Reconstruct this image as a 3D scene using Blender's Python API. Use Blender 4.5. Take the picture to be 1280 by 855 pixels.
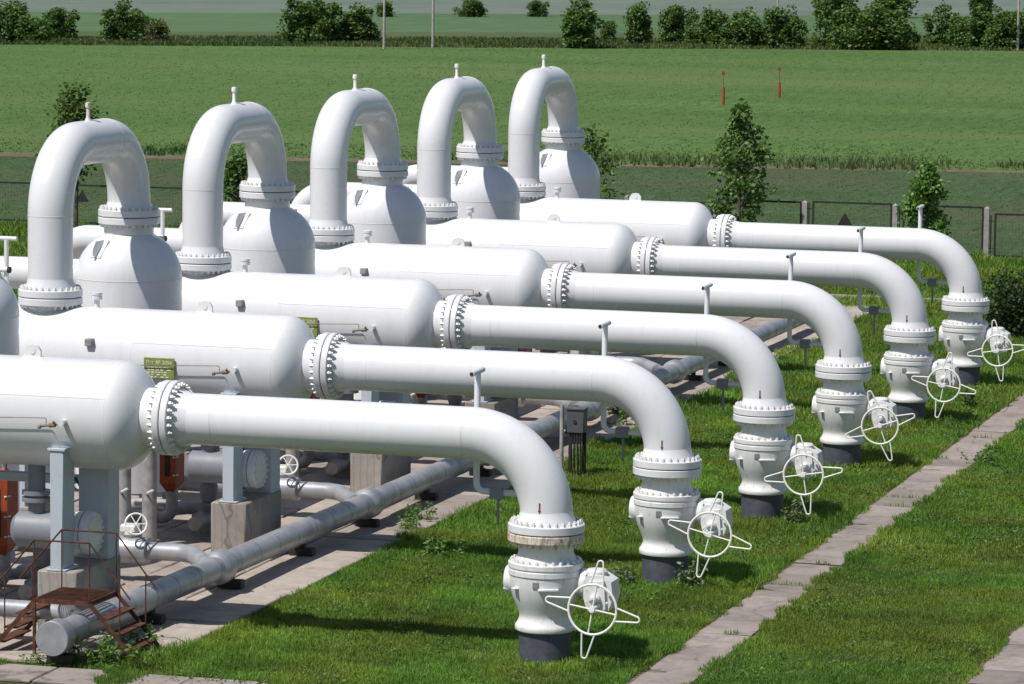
import bpy, bmesh, math, random
import numpy as np
from mathutils import Vector, Matrix, Quaternion

for o in list(bpy.data.objects):
    bpy.data.objects.remove(o)
scene = bpy.context.scene
COL = scene.collection
R = math.radians
random.seed(7)
rng = np.random.default_rng(11)

# ------------------------------------------------------------------ camera
cam_data = bpy.data.cameras.new('camera')
cam = bpy.data.objects.new('camera', cam_data)
COL.objects.link(cam)
scene.camera = cam
cam_data.sensor_width = 36.0
cam_data.lens = 134.774
cam_data.clip_start = 0.5
cam_data.clip_end = 9000
CAM = Vector((15.9227, -56.7145, 11.4001))
CR = Matrix(((0.959653, -0.04236, 0.277978), (0.280904, 0.100112, -0.9545), (0.012604, 0.994074, 0.107972)))
cam.matrix_world = Matrix.Translation(CAM) @ CR.to_4x4()

# ------------------------------------------------------------------ world, sun, exposure
SUN_TO = Vector((-0.36, -0.525, 1.0)).normalized()      # towards the sun
elev = math.asin(SUN_TO.z)
world = bpy.data.worlds.new('World')
scene.world = world
world.use_nodes = True
wn = world.node_tree
wn.nodes.clear()
sky = wn.nodes.new('ShaderNodeTexSky')
sky.sky_type = 'NISHITA'
sky.sun_disc = False
sky.sun_elevation = elev
sky.sun_rotation = math.atan2(SUN_TO.x, SUN_TO.y)
sky.air_density = 1.0
sky.dust_density = 0.6
bg = wn.nodes.new('ShaderNodeBackground')
bg.inputs['Strength'].default_value = 0.070
wo = wn.nodes.new('ShaderNodeOutputWorld')
wn.links.new(sky.outputs[0], bg.inputs[0])
wn.links.new(bg.outputs[0], wo.inputs[0])
sd = bpy.data.lights.new('sun', 'SUN')
sd.energy = 4.0
sd.angle = R(0.53)
sd.color = (1.0, 0.965, 0.92)
sun = bpy.data.objects.new('sun', sd)
COL.objects.link(sun)
sun.rotation_mode = 'QUATERNION'
sun.rotation_quaternion = SUN_TO.to_track_quat('Z', 'Y')
sun.location = (-10, -20, 40)
vs = scene.view_settings
vs.view_transform = 'Standard'
vs.look = 'None'
vs.gamma = 1.0
vs.exposure = 0.25
vs.use_curve_mapping = False

# ------------------------------------------------------------------ materials
MATS = {}


class NT:
    def __init__(self, name):
        self.m = bpy.data.materials.new(name)
        self.m.use_nodes = True
        self.t = self.m.node_tree
        self.b = self.t.nodes['Principled BSDF']
        self.out = self.t.nodes['Material Output']
        MATS[name] = self.m

    def n(self, kind, **kw):
        nd = self.t.nodes.new(kind)
        for k, v in kw.items():
            setattr(nd, k, v)
        return nd

    def l(self, a, b):
        self.t.links.new(a, b)

    def coord(self, scale=(1, 1, 1), world=True):
        mp = self.n('ShaderNodeMapping')
        mp.inputs['Scale'].default_value = scale
        if world:
            g = self.n('ShaderNodeNewGeometry')
            self.l(g.outputs['Position'], mp.inputs[0])
        else:
            g = self.n('ShaderNodeTexCoord')
            self.l(g.outputs['Object'], mp.inputs[0])
        return mp.outputs[0]

    def noise(self, vec, scale, detail=4, rough=0.55):
        nd = self.n('ShaderNodeTexNoise')
        nd.inputs['Scale'].default_value = scale
        nd.inputs['Detail'].default_value = detail
        nd.inputs['Roughness'].default_value = rough
        self.l(vec, nd.inputs['Vector'])
        return nd.outputs['Fac']

    def ramp(self, fac, stops):
        nd = self.n('ShaderNodeValToRGB')
        cr = nd.color_ramp
        while len(cr.elements) < len(stops):
            cr.elements.new(0.5)
        for e, (p, c) in zip(cr.elements, stops):
            e.position = p
            e.color = (c[0], c[1], c[2], 1) if not isinstance(c, (int, float)) else (c, c, c, 1)
        self.l(fac, nd.inputs[0])
        return nd.outputs[0]

    def mix(self, fac, a, b, mode='MIX'):
        nd = self.n('ShaderNodeMix', data_type='RGBA', blend_type=mode)
        for sock, v in ((nd.inputs[0], fac), (nd.inputs[6], a), (nd.inputs[7], b)):
            if hasattr(v, 'is_output'):
                self.l(v, sock)
            elif isinstance(v, (int, float)):
                sock.default_value = v
            else:
                sock.default_value = (v[0], v[1], v[2], 1)
        return nd.outputs[2]

    def bump(self, h, strength, dist=0.01):
        nd = self.n('ShaderNodeBump')
        nd.inputs['Strength'].default_value = strength
        nd.inputs['Distance'].default_value = dist
        self.l(h, nd.inputs['Height'])
        self.l(nd.outputs[0], self.b.inputs['Normal'])

    def base(self, c):
        if hasattr(c, 'is_output'):
            self.l(c, self.b.inputs['Base Color'])
        else:
            self.b.inputs['Base Color'].default_value = (c[0], c[1], c[2], 1)

    def set(self, rough=0.5, metal=0.0, spec=0.5):
        self.b.inputs['Roughness'].default_value = rough
        self.b.inputs['Metallic'].default_value = metal
        self.b.inputs['Specular IOR Level'].default_value = spec


def white_paint(name, col=(0.745, 0.74, 0.752), rust=0.0, grime=0.35, rough=0.22):
    t = NT(name)
    v = t.coord((1, 1, 1))
    broad = t.noise(v, 0.9, 5, 0.6)
    streak = t.noise(t.coord((3.2, 3.2, 0.55)), 2.6, 5, 0.65)
    fine = t.noise(v, 26, 4, 0.6)
    g1 = t.ramp(broad, [(0.42, 0.0), (0.75, 1.0)])
    g2 = t.ramp(streak, [(0.52, 0.0), (0.78, 1.0)])
    c = t.mix(g1, col, tuple(x * (1 - 0.10 * grime) for x in col))
    dirty = (col[0] * 0.80, col[1] * 0.77, col[2] * 0.70)
    mth = t.n('ShaderNodeMath', operation='MULTIPLY')
    mth.inputs[1].default_value = grime
    t.l(g2, mth.inputs[0])
    c = t.mix(mth.outputs[0], c, dirty)
    run = t.ramp(t.noise(t.coord((7, 7, 0.5)), 1.5, 5, 0.7), [(0.66, 0.0), (0.80, 0.35 * grime)])
    c = t.mix(run, c, (0.36, 0.25, 0.15))
    if rust > 0:
        rn = t.noise(t.coord((5, 5, 1.6)), 3.2, 6, 0.7)
        rm = t.ramp(rn, [(0.62 - 0.25 * rust, 0.0), (0.80 - 0.22 * rust, 1.0)])
        rc = t.ramp(fine, [(0.3, (0.10, 0.045, 0.02)), (0.7, (0.30, 0.16, 0.07))])
        c = t.mix(rm, c, rc)
    oi = t.n('ShaderNodeObjectInfo')
    c = t.mix(1.0, c, t.ramp(oi.outputs['Random'], [(0.0, 0.945), (1.0, 1.0)]), 'MULTIPLY')
    t.base(c)
    rr = t.ramp(broad, [(0.3, rough - 0.02), (0.7, rough + 0.12)])
    t.l(rr, t.b.inputs['Roughness'])
    t.b.inputs['Specular IOR Level'].default_value = 0.5
    t.bump(t.noise(v, 1.6, 2), 0.10, 0.02)
    return t.m


white_paint('white_paint')
white_paint('valve_paint', (0.74, 0.735, 0.725), rust=0.10, grime=0.6, rough=0.36)
white_paint('bolt_paint', (0.75, 0.74, 0.72), rust=0.12, grime=0.7, rough=0.42)
white_paint('rusted_flange', (0.72, 0.66, 0.56), rust=0.64, grime=1.0, rough=0.5)
white_paint('wheel_paint', (0.80, 0.79, 0.74), rust=0.08, grime=0.4, rough=0.35)
white_paint('blue_grey_paint', (0.50, 0.55, 0.60), rust=0.05, grime=0.5, rough=0.5)
white_paint('grey_paint', (0.21, 0.22, 0.245), rust=0.12, grime=0.6, rough=0.5)
white_paint('box_paint', (0.085, 0.09, 0.10), rust=0.1, grime=0.6, rough=0.5)
white_paint('seam_paint', (0.72, 0.715, 0.715), grime=0.5, rough=0.4)


def simple(name, stops, scale=6, rough=0.6, metal=0.0, bump=0.15, dist=0.01, sc=(1, 1, 1), detail=6, spec=0.4):
    t = NT(name)
    v = t.coord(sc)
    f = t.noise(v, scale, detail, 0.62)
    t.base(t.ramp(f, stops))
    t.set(rough, metal, spec)
    t.bump(t.noise(v, scale * 4, 4), bump, dist)
    return t.m


simple('rusty_steel', [(0.32, (0.040, 0.017, 0.010)), (0.5, (0.085, 0.033, 0.017)), (0.68, (0.17, 0.066, 0.028))], 9, 0.85, 0.1, 0.35)
simple('orange_paint', [(0.3, (0.26, 0.040, 0.012)), (0.7, (0.36, 0.066, 0.018))], 5, 0.5, 0, 0.08)
simple('red_paint', [(0.3, (0.30, 0.03, 0.015)), (0.7, (0.42, 0.05, 0.02))], 9, 0.6)
simple('dull_red', [(0.3, (0.16, 0.03, 0.022)), (0.7, (0.26, 0.06, 0.04))], 20, 0.7)
simple('dark_bitumen', [(0.3, (0.055, 0.058, 0.076)), (0.6, (0.085, 0.088, 0.108)), (0.8, (0.15, 0.14, 0.13))], 7, 0.55, 0, 0.2)
simple('dark_gap', [(0.3, (0.02, 0.016, 0.012)), (0.7, (0.07, 0.045, 0.03))], 12, 0.9)
simple('thin_rust', [(0.3, (0.17, 0.13, 0.11)), (0.7, (0.34, 0.28, 0.24))], 12, 0.8)
simple('insulation_sheet', [(0.3, (0.27, 0.28, 0.31)), (0.55, (0.42, 0.425, 0.445)), (0.75, (0.52, 0.50, 0.48))], 2.2, 0.44, 0.45, 0.12, 0.012)
simple('insulation_band', [(0.3, (0.22, 0.23, 0.25)), (0.7, (0.34, 0.34, 0.35))], 8, 0.5, 0.4)
simple('old_pipe', [(0.3, (0.24, 0.23, 0.23)), (0.55, (0.38, 0.36, 0.35)), (0.75, (0.47, 0.44, 0.40))], 5, 0.6, 0.1, 0.1)
simple('black_steel', [(0.3, (0.012, 0.012, 0.014)), (0.7, (0.035, 0.032, 0.03))], 9, 0.6)
simple('fence_concrete', [(0.3, (0.24, 0.22, 0.21)), (0.7, (0.38, 0.35, 0.33))], 7, 0.9)
simple('pole_wood', [(0.3, (0.26, 0.23, 0.21)), (0.7, (0.42, 0.38, 0.35))], 3, 0.9)
simple('label_green', [(0.3, (0.20, 0.25, 0.045)), (0.7, (0.27, 0.31, 0.075))], 14, 0.5, 0, 0.03)
simple('label_ink', [(0.3, (0.70, 0.72, 0.62)), (0.7, (0.80, 0.80, 0.74))], 30, 0.6)
simple('bark', [(0.3, (0.05, 0.036, 0.025)), (0.7, (0.13, 0.10, 0.075))], 9, 0.9, 0, 0.5)


def concrete(name, a, b, board=False):
    t = NT(name)
    v = t.coord()
    big = t.noise(v, 0.55, 6, 0.65)
    mid = t.noise(v, 5, 6, 0.65)
    fine = t.noise(v, 60, 3, 0.6)
    c = t.ramp(mid, [(0.28, a), (0.72, b)])
    c = t.mix(t.ramp(big, [(0.35, 0.0), (0.7, 0.75)]), c, tuple(x * 0.72 for x in a))
    c = t.mix(t.ramp(fine, [(0.55, 0.0), (0.8, 0.5)]), c, tuple(x * 0.55 for x in a))
    stain = t.noise(v, 1.7, 7, 0.7)
    c = t.mix(t.ramp(stain, [(0.50, 0.0), (0.66, 0.55)]), c, tuple(x * 0.50 for x in a))
    vr = t.n('ShaderNodeTexVoronoi', feature='DISTANCE_TO_EDGE')
    vr.inputs['Scale'].default_value = 0.42
    wob = t.n('ShaderNodeMix', data_type='VECTOR')
    wob.inputs[0].default_value = 0.22
    nz = t.n('ShaderNodeTexNoise')
    nz.inputs['Scale'].default_value = 2.5
    t.l(v, nz.inputs['Vector'])
    t.l(v, wob.inputs[4])
    t.l(nz.outputs['Color'], wob.inputs[5])
    t.l(wob.outputs[1], vr.inputs['Vector'])
    ck = t.n('ShaderNodeMath', operation='MULTIPLY')
    t.l(t.ramp(vr.outputs['Distance'], [(0.002, 0.7), (0.007, 0.0)]), ck.inputs[0])
    t.l(t.ramp(big, [(0.48, 0.0), (0.56, 1.0)]), ck.inputs[1])
    c = t.mix(ck.outputs[0], c, tuple(x * 0.3 for x in a))
    oi = t.n('ShaderNodeObjectInfo')
    c = t.mix(1.0, c, t.ramp(oi.outputs['Random'], [(0.0, 0.80), (1.0, 1.12)]), 'MULTIPLY')
    if board:
        wv = t.n('ShaderNodeTexWave', wave_type='BANDS', bands_direction='X')
        wv.inputs['Scale'].default_value = 2.2
        wv.inputs['Distortion'].default_value = 1.5
        t.l(v, wv.inputs['Vector'])
        c = t.mix(t.ramp(wv.outputs[1], [(0.85, 0.0), (1.0, 0.5)]), c, tuple(x * 0.6 for x in a))
    t.base(c)
    t.set(0.92, 0, 0.2)
    t.bump(t.noise(v, 22, 5, 0.7), 0.45, 0.012)


concrete('concrete_slab', (0.37, 0.315, 0.27), (0.47, 0.41, 0.36))
concrete('path_concrete', (0.29, 0.245, 0.215), (0.38, 0.325, 0.29))
concrete('plinth_concrete', (0.35, 0.315, 0.275), (0.45, 0.41, 0.365), board=True)


def ground_mat(name, stops, scale, s2=None, sc=(1, 1, 1), bump=0.5, bd=0.08, fscale=8.0, fine_amt=0.5, rows=(1, 1, 1)):
    t = NT(name)
    v = t.coord(sc)
    f = t.noise(v, scale, 6, 0.6)
    c = t.ramp(f, stops)
    g = t.noise(t.coord(rows), fscale, 5, 0.7)
    c = t.mix(fine_amt, c, t.ramp(g, [(0.3, 0.45), (0.7, 1.5)]), 'MULTIPLY')
    if s2:
        h = t.noise(v, s2[0], 4, 0.55)
        c = t.mix(t.ramp(h, [(s2[1], 0.0), (s2[2], 0.85)]), c, s2[3])
    t.base(c)
    t.set(0.95, 0, 0.15)
    t.bump(g, bump, bd)


ground_mat('soil_under_grass', [(0.3, (0.045, 0.070, 0.018)), (0.7, (0.070, 0.092, 0.028))], 0.7, (0.35, 0.58, 0.75, (0.105, 0.088, 0.048)))
ground_mat('near_field', [(0.3, (0.046, 0.080, 0.030)), (0.7, (0.062, 0.100, 0.038))], 0.10, (0.07, 0.46, 0.75, (0.084, 0.080, 0.046)), bump=0.4, bd=0.04, fscale=3.0, fine_amt=0.6, rows=(1, 0.12, 1))
ground_mat('dirt', [(0.3, (0.12, 0.085, 0.062)), (0.7, (0.20, 0.145, 0.108))], 0.8, None)
ground_mat('crop_field', [(0.35, (0.064, 0.122, 0.031)), (0.65, (0.088, 0.150, 0.040))], 0.05, (0.03, 0.46, 0.66, (0.106, 0.152, 0.048)), sc=(0.3, 1, 1), bump=0.4, bd=0.04, fscale=2.2, fine_amt=0.55, rows=(1, 0.10, 1))
ground_mat('verge', [(0.3, (0.062, 0.092, 0.035)), (0.7, (0.088, 0.118, 0.046))], 0.10, None, fscale=1.2)
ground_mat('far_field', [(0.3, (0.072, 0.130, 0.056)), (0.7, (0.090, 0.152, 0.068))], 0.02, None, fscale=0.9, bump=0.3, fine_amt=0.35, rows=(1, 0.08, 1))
ground_mat('haze_tinted_field', [(0.3, (0.115, 0.150, 0.118)), (0.7, (0.150, 0.182, 0.150))], 0.02, (0.012, 0.5, 0.7, (0.100, 0.135, 0.108)), fscale=0.6, bump=0.2, fine_amt=0.3, rows=(1, 0.08, 1))  # distance haze is put into this pale bluish crop colour, no air volume


def leaf_mat(name, rough=0.55, trans=0.35, spec=0.3):
    """foliage: colour from the per-leaf attribute 'tint', part of the light passes through"""
    m = bpy.data.materials.new(name)
    m.use_nodes = True
    t = m.node_tree
    b = t.nodes['Principled BSDF']
    out = t.nodes['Material Output']
    at = t.nodes.new('ShaderNodeAttribute')
    at.attribute_name = 'tint'
    b.inputs['Roughness'].default_value = rough
    b.inputs['Specular IOR Level'].default_value = spec
    t.links.new(at.outputs['Color'], b.inputs['Base Color'])
    tr = t.nodes.new('ShaderNodeBsdfTranslucent')
    hs = t.nodes.new('ShaderNodeMix')
    hs.data_type = 'RGBA'
    hs.blend_type = 'MULTIPLY'
    hs.inputs[0].default_value = 1.0
    hs.inputs[7].default_value = (1.25, 1.3, 0.5, 1)
    t.links.new(at.outputs['Color'], hs.inputs[6])
    t.links.new(hs.outputs[2], tr.inputs['Color'])
    mx = t.nodes.new('ShaderNodeMixShader')
    mx.inputs[0].default_value = trans
    t.links.new(b.outputs[0], mx.inputs[1])
    t.links.new(tr.outputs[0], mx.inputs[2])
    t.links.new(mx.outputs[0], out.inputs['Surface'])
    MATS[name] = m


leaf_mat('grass_blades', 0.6, 0.35, 0.25)
leaf_mat('leaves', 0.5, 0.28, 0.35)

# ------------------------------------------------------------------ mesh builder


def frame(axis):
    a = Vector(axis).normalized()
    h = Vector((0, 0, 1)) if abs(a.z) < 0.9 else Vector((0, -1, 0))
    x = h.cross(a).normalized()
    return x, a.cross(x), a


class MB:
    def __init__(self):
        self.v = []
        self.f = []

    def add(self, vs_, fs_):
        k = len(self.v)
        self.v += [tuple(p) for p in vs_]
        self.f += [tuple(i + k for i in f) for f in fs_]
        return self

    def lathe(self, prof, origin=(0, 0, 0), axis=(0, 0, 1), seg=48, cap=True):
        x, y, a = frame(axis)
        o = Vector(origin)
        vs_, fs_ = [], []
        n = len(prof)
        for r, h in prof:
            for i in range(seg):
                t = 2 * math.pi * i / seg
                vs_.append(o + a * h + (x * math.cos(t) + y * math.sin(t)) * max(r, 1e-4))
        for j in range(n - 1):
            for i in range(seg):
                i2 = (i + 1) % seg
                fs_.append((j * seg + i, j * seg + i2, (j + 1) * seg + i2, (j + 1) * seg + i))
        if cap:
            if prof[0][0] > 0.002:
                fs_.append(tuple(reversed(range(seg))))
            if prof[-1][0] > 0.002:
                fs_.append(tuple(range((n - 1) * seg, n * seg)))
        return self.add(vs_, fs_)

    def tube(self, path, r, seg=12, cap=True):
        pts = [Vector(p) for p in path]
        rs = r if isinstance(r, (list, tuple)) else [r] * len(pts)
        tang = []
        for i in range(len(pts)):
            a = pts[max(i - 1, 0)]
            b = pts[min(i + 1, len(pts) - 1)]
            if 0 < i < len(pts) - 1:
                d = (pts[i] - a).normalized() + (b - pts[i]).normalized()
            else:
                d = b - a
            tang.append(d.normalized() if d.length > 1e-9 else Vector((0, 0, 1)))
        x, y, _ = frame(tang[0])
        vs_, fs_ = [], []
        prev = tang[0]
        for i, p in enumerate(pts):
            q = prev.rotation_difference(tang[i])
            x = (q @ x)
            x = (x - tang[i] * x.dot(tang[i])).normalized()
            y = tang[i].cross(x)
            prev = tang[i]
            for k in range(seg):
                t = 2 * math.pi * k / seg
                vs_.append(p + (x * math.cos(t) + y * math.sin(t)) * rs[i])
        n = len(pts)
        for j in range(n - 1):
            for i in range(seg):
                i2 = (i + 1) % seg
                fs_.append((j * seg + i, j * seg + i2, (j + 1) * seg + i2, (j + 1) * seg + i))
        if cap:
            fs_.append(tuple(reversed(range(seg))))
            fs_.append(tuple(range((n - 1) * seg, n * seg)))
        return self.add(vs_, fs_)

    def loop(self, pts, r, seg=8):
        """closed tube"""
        pts = [Vector(p) for p in pts]
        n = len(pts)
        nrm = Vector((0, 0, 0))
        c = sum(pts, Vector()) / n
        for i in range(n):
            nrm += (pts[i] - c).cross(pts[(i + 1) % n] - c)
        nrm.normalize()
        vs_, fs_ = [], []
        for i in range(n):
            t = (pts[(i + 1) % n] - pts[i - 1]).normalized()
            s = t.cross(nrm)
            for k in range(seg):
                a = 2 * math.pi * k / seg
                vs_.append(pts[i] + (s * math.cos(a) + nrm * math.sin(a)) * r)
        for j in range(n):
            j2 = (j + 1) % n
            for i in range(seg):
                i2 = (i + 1) % seg
                fs_.append((j * seg + i, j * seg + i2, j2 * seg + i2, j2 * seg + i))
        return self.add(vs_, fs_)

    def box(self, lo, hi, bev=0.0, rot=None, piv=None):
        lo, hi = Vector(lo), Vector(hi)
        bm = bmesh.new()
        bmesh.ops.create_cube(bm, size=1)
        s, c = hi - lo, (hi + lo) / 2
        for v in bm.verts:
            v.co = Vector((v.co.x * s.x, v.co.y * s.y, v.co.z * s.z)) + c
        if bev > 0:
            bmesh.ops.bevel(bm, geom=list(bm.edges), offset=bev, segments=1, affect='EDGES', profile=0.5)
        bm.verts.index_update()
        vs_ = [v.co.copy() for v in bm.verts]
        if rot:
            pv = Vector(piv) if piv else c
            vs_ = [rot @ (v - pv) + pv for v in vs_]
        fs_ = [tuple(v.index for v in f.verts) for f in bm.faces]
        bm.free()
        return self.add(vs_, fs_)

    def bar(self, a, b, w, h, up=(0, 0, 1)):
        a, b = Vector(a), Vector(b)
        d = (b - a).normalized()
        s = d.cross(Vector(up)).normalized() * (w / 2)
        u = s.cross(d).normalized() * (h / 2)
        vs_ = [a - s - u, a + s - u, a + s + u, a - s + u, b - s - u, b + s - u, b + s + u, b - s + u]
        return self.add(vs_, [(3, 2, 1, 0), (4, 5, 6, 7), (0, 1, 5, 4), (1, 2, 6, 5), (2, 3, 7, 6), (3, 0, 4, 7)])

    def prism(self, poly, axis_vec):
        """extrude a planar polygon (3-D points) by axis_vec"""
        n = len(poly)
        d = Vector(axis_vec)
        vs_ = [Vector(p) for p in poly] + [Vector(p) + d for p in poly]
        fs_ = [tuple(reversed(range(n))), tuple(range(n, 2 * n))]
        fs_ += [(i, (i + 1) % n, n + (i + 1) % n, n + i) for i in range(n)]
        return self.add(vs_, fs_)

    def bolts(self, origin, axis, rad, count, br, h, seg=6, phase=0.0):
        x, y, a = frame(axis)
        for i in range(count):
            t = 2 * math.pi * (i + 0.5) / count + phase
            c = Vector(origin) + (x * math.cos(t) + y * math.sin(t)) * rad
            self.lathe([(br, 0), (br, h * 0.62), (br * 0.62, h * 0.64), (br * 0.55, h)], c, axis, seg)
        return self

    def mesh(self, name, mat, sharp=38):
        me = bpy.data.meshes.new(name)
        me.from_pydata(self.v, [], self.f)
        bm = bmesh.new()
        bm.from_mesh(me)
        bmesh.ops.recalc_face_normals(bm, faces=bm.faces)
        bm.to_mesh(me)
        bm.free()
        me.materials.append(MATS[mat])
        for p in me.polygons:
            p.use_smooth = True
        me.set_sharp_from_angle(angle=R(sharp))
        return me


def route(pts, rad, n=8):
    """polyline with rounded corners"""
    pts = [Vector(p) for p in pts]
    out = [pts[0]]
    for i in range(1, len(pts) - 1):
        p = pts[i]
        d1 = (pts[i - 1] - p).normalized()
        d2 = (pts[i + 1] - p).normalized()
        ang = d1.angle(d2)
        cut = rad / math.tan(ang / 2)
        c = p + (d1 + d2).normalized() * (rad / math.sin(ang / 2))
        a, b = p + d1 * cut, p + d2 * cut
        va, vb = a - c, b - c
        tot = va.angle(vb)
        ax = va.cross(vb).normalized()
        for k in range(n + 1):
            out.append(c + Quaternion(ax, tot * k / n) @ va)
    out.append(pts[-1])
    return out


def obj(name, me, parent=None, loc=(0, 0, 0), label=None, kind=None):
    o = bpy.data.objects.new(name, me)
    COL.objects.link(o)
    o.parent = parent
    o.location = loc
    if label:
        o['label'] = label
    if kind:
        o['kind'] = kind
    return o


def tag(o, label, cat, group=None):
    o['label'] = label
    o['category'] = cat
    if group:
        o['group'] = group
    return o


def empty(name, loc, label, cat, group=None):
    o = bpy.data.objects.new(name, None)
    o.empty_display_size = 0.3
    COL.objects.link(o)
    o.location = loc
    return tag(o, label, cat, group)


def structure(name, me, parent=None):
    return obj(name, me, parent, kind='structure')


# ------------------------------------------------------------------ layout numbers (metres)
S = 7.7566          # spacing of the units
ZP = 3.529          # axis of the horizontal vessels and pipes
PR = 0.41           # main pipe radius
BR = 1.23           # bend radius
XF = -6.231         # joint between vessel and outlet pipe
VR = 0.88           # horizontal vessel radius
XU = -11.634        # plane of the crossover pipes
YD = 3.805          # vertical vessel behind the horizontal one
ZU1, ZU2 = 4.574, 5.776
XE = -5.62          # edge of the concrete apron
NEAR = ['nearest', 'second nearest', 'third', 'fourth', 'fifth', 'farthest']
ROW = ['in the nearest row', 'in the second row from the front', 'in the third row from the front',
       'in the fourth row from the front', 'in the fifth row from the front', 'in the farthest row']

# ------------------------------------------------------------------ ground


def quad_strip(name, mat, near, far, z, kind='structure'):
    """a strip of land between two straight lines, each given by two points, extended both ways"""
    def ext(l):
        a, b = Vector((*l[0], z)), Vector((*l[1], z))
        d = (b - a).normalized()
        return a - d * 1500, b + d * 1500
    a, b = ext(near)
    c, d = ext(far)
    me = bpy.data.meshes.new(name)
    n = 40
    vs_ = [a.lerp(b, i / n) for i in range(n + 1)] + [c.lerp(d, i / n) for i in range(n + 1)]
    me.from_pydata(vs_, [], [(i, i + 1, n + 2 + i, n + 1 + i) for i in range(n)])
    me.materials.append(MATS[mat])
    return obj(name, me, kind=kind)


L_FENCE = ((-60, 75.6), (0, 75.6))
L_D0 = ((-59.84, 114.4), (-11.78, 125.3))
L_D1 = ((-61.0, 117.0), (-12.0, 126.7))
L_V0 = ((-127.3, 266.8), (-40.57, 312.3))
L_V1 = ((-144.7, 306.2), (-50.45, 376.5))
L_F1 = ((-178.0, 381.4), (-64.5, 467.6))
L_END = ((-900, 3500), (800, 3900))
big = bpy.data.meshes.new('ground')
big.from_pydata([(-4500, -900, -0.06), (4500, -900, -0.06), (4500, 6000, -0.06), (-4500, 6000, -0.06)], [], [(0, 1, 2, 3)])
big.materials.append(MATS['haze_tinted_field'])
structure('ground', big)
quad_strip('lawn_soil', 'soil_under_grass', ((-60, -60), (0, -60)), L_FENCE, 0.0)
quad_strip('near_field', 'near_field', L_FENCE, L_D0, 0.0)
quad_strip('dirt_track', 'dirt', L_D0, L_D1, 0.0)
quad_strip('crop_field', 'crop_field', L_D1, L_V0, 0.0)
quad_strip('field_verge', 'verge', L_V0, L_V1, 0.0)
quad_strip('far_field', 'far_field', L_V1, L_F1, 0.0)
quad_strip('hazy_far_field', 'haze_tinted_field', L_F1, L_END, 0.0)


def slab_mesh(name, lx, ly, h, mat, seed):
    rr = random.Random(seed)
    mb = MB()
    j = lambda: rr.uniform(-0.018, 0.018)
    top = [(-lx / 2 + j(), -ly / 2 + j(), h), (lx / 2 + j(), -ly / 2 + j(), h), (lx / 2 + j(), ly / 2 + j(), h), (-lx / 2 + j(), ly / 2 + j(), h)]
    ch = min(0.014, h * 0.6)
    ins = [(x * (1 - ch / (lx / 2)), y * (1 - ch / (ly / 2)), h) for x, y, _ in top]
    mid = [(x, y, h - ch) for x, y, _ in top]
    bot = [(x, y, 0.0) for x, y, _ in top]
    vs_ = ins + mid + bot
    fs_ = [(0, 1, 2, 3)]
    for i in range(4):
        k = (i + 1) % 4
        fs_ += [(i, 4 + i, 4 + k, k), (4 + i, 8 + i, 8 + k, 4 + k)]
    mb.add(vs_, fs_)
    return mb.mesh(name, mat, 20)


def paved(name, x0, x1, y0, y1, dx, dy, mat, base_mat, h=0.06, stagger=0.0, gap=0.03, seed=1, skip=None, margin=0.0):
    """a paved surface: a thin bed with separate slabs lying on it"""
    bed = bpy.data.meshes.new(name)
    bed.from_pydata([(x0 - margin, y0, 0.004), (x1 + margin, y0, 0.004), (x1 + margin, y1, 0.004), (x0 - margin, y1, 0.004)], [], [(0, 1, 2, 3)])
    bed.materials.append(MATS[base_mat])
    root = structure(name, bed)
    rr = random.Random(seed)
    mats = [slab_mesh('slab', dx - gap, dy - gap, h, mat, seed + i) for i in range(4)]
    nx, ny = round((x1 - x0) / dx), int((y1 - y0) / dy + 1e-4)
    for i in range(nx):
        for k in range(ny):
            if skip and skip(i, k):
                continue
            s = obj('slab', rr.choice(mats), root,
                    (x0 + (i + 0.5) * dx, y0 + (k + 0.5) * dy + (stagger * dy if i % 2 else 0), 0.006 + rr.uniform(-0.006, 0.012)))
            s.rotation_euler = (rr.uniform(-0.010, 0.010), rr.uniform(-0.008, 0.008), rr.uniform(-0.010, 0.010) + (math.pi if rr.random() < 0.5 else 0))
    return root


paved('footpath', 1.70, 2.62, -4.2, 74.2, 0.92, 1.22, 'path_concrete', 'dirt', seed=3, h=0.014, margin=0.05)
paved('side_footpath', 6.55, 7.75, -4.2, 45.0, 1.20, 1.16, 'path_concrete', 'dirt', seed=9, h=0.014, margin=0.05)
paved('cross_footpath', -9.0, -2.4, -4.35, -3.2, 1.1, 1.15, 'path_concrete', 'dirt', seed=21, h=0.035)
paved('concrete_apron', XE - 12.0, XE, -2.95, 57.0, 1.5, 2.98, 'concrete_slab', 'soil_under_grass', h=0.05, gap=0.05, seed=33, stagger=0.35)
# low kerb across the lawn behind the last row
kr = empty('kerb', (-6, 59.6, 0), 'low pale concrete kerb across the grass behind the farthest valve', 'kerb')
km = MB().box((-0.985, -0.06, 0), (0.985, 0.06, 0.17), 0.012).mesh('kerb_stone', 'fence_concrete')
for i in range(10):
    obj('kerb_stone', km, kr, (-9 + i * 2.0, random.uniform(-.01, .01), 0))

# ------------------------------------------------------------------ the gas units: shared meshes
M = {}


def flange_ring(rad, th, hub, origin, axis, bevel=0.012):
    return MB().lathe([(hub, 0.0), (rad - bevel, 0.0), (rad, bevel), (rad, th - bevel), (rad - bevel, th), (hub, th)], origin, axis, 64)


# --- outlet pipe (horizontal pipe, elbow, flanges)
path = route([(XF + 0.17, 0, ZP), (0, 0, ZP), (0, 0, 2.19)], BR, 20)
M['out_pipe'] = MB().tube(path, PR, 48).mesh('pipe', 'white_paint')


def seam(at, axis, rad=PR, w=0.018, h=0.0035):
    return MB().lathe([(rad - 0.01, -w), (rad + h * 0.7, -w * 0.6), (rad + h, 0), (rad + h * 0.7, w * 0.6), (rad - 0.01, w)], at, axis, 48, cap=False)


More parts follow.
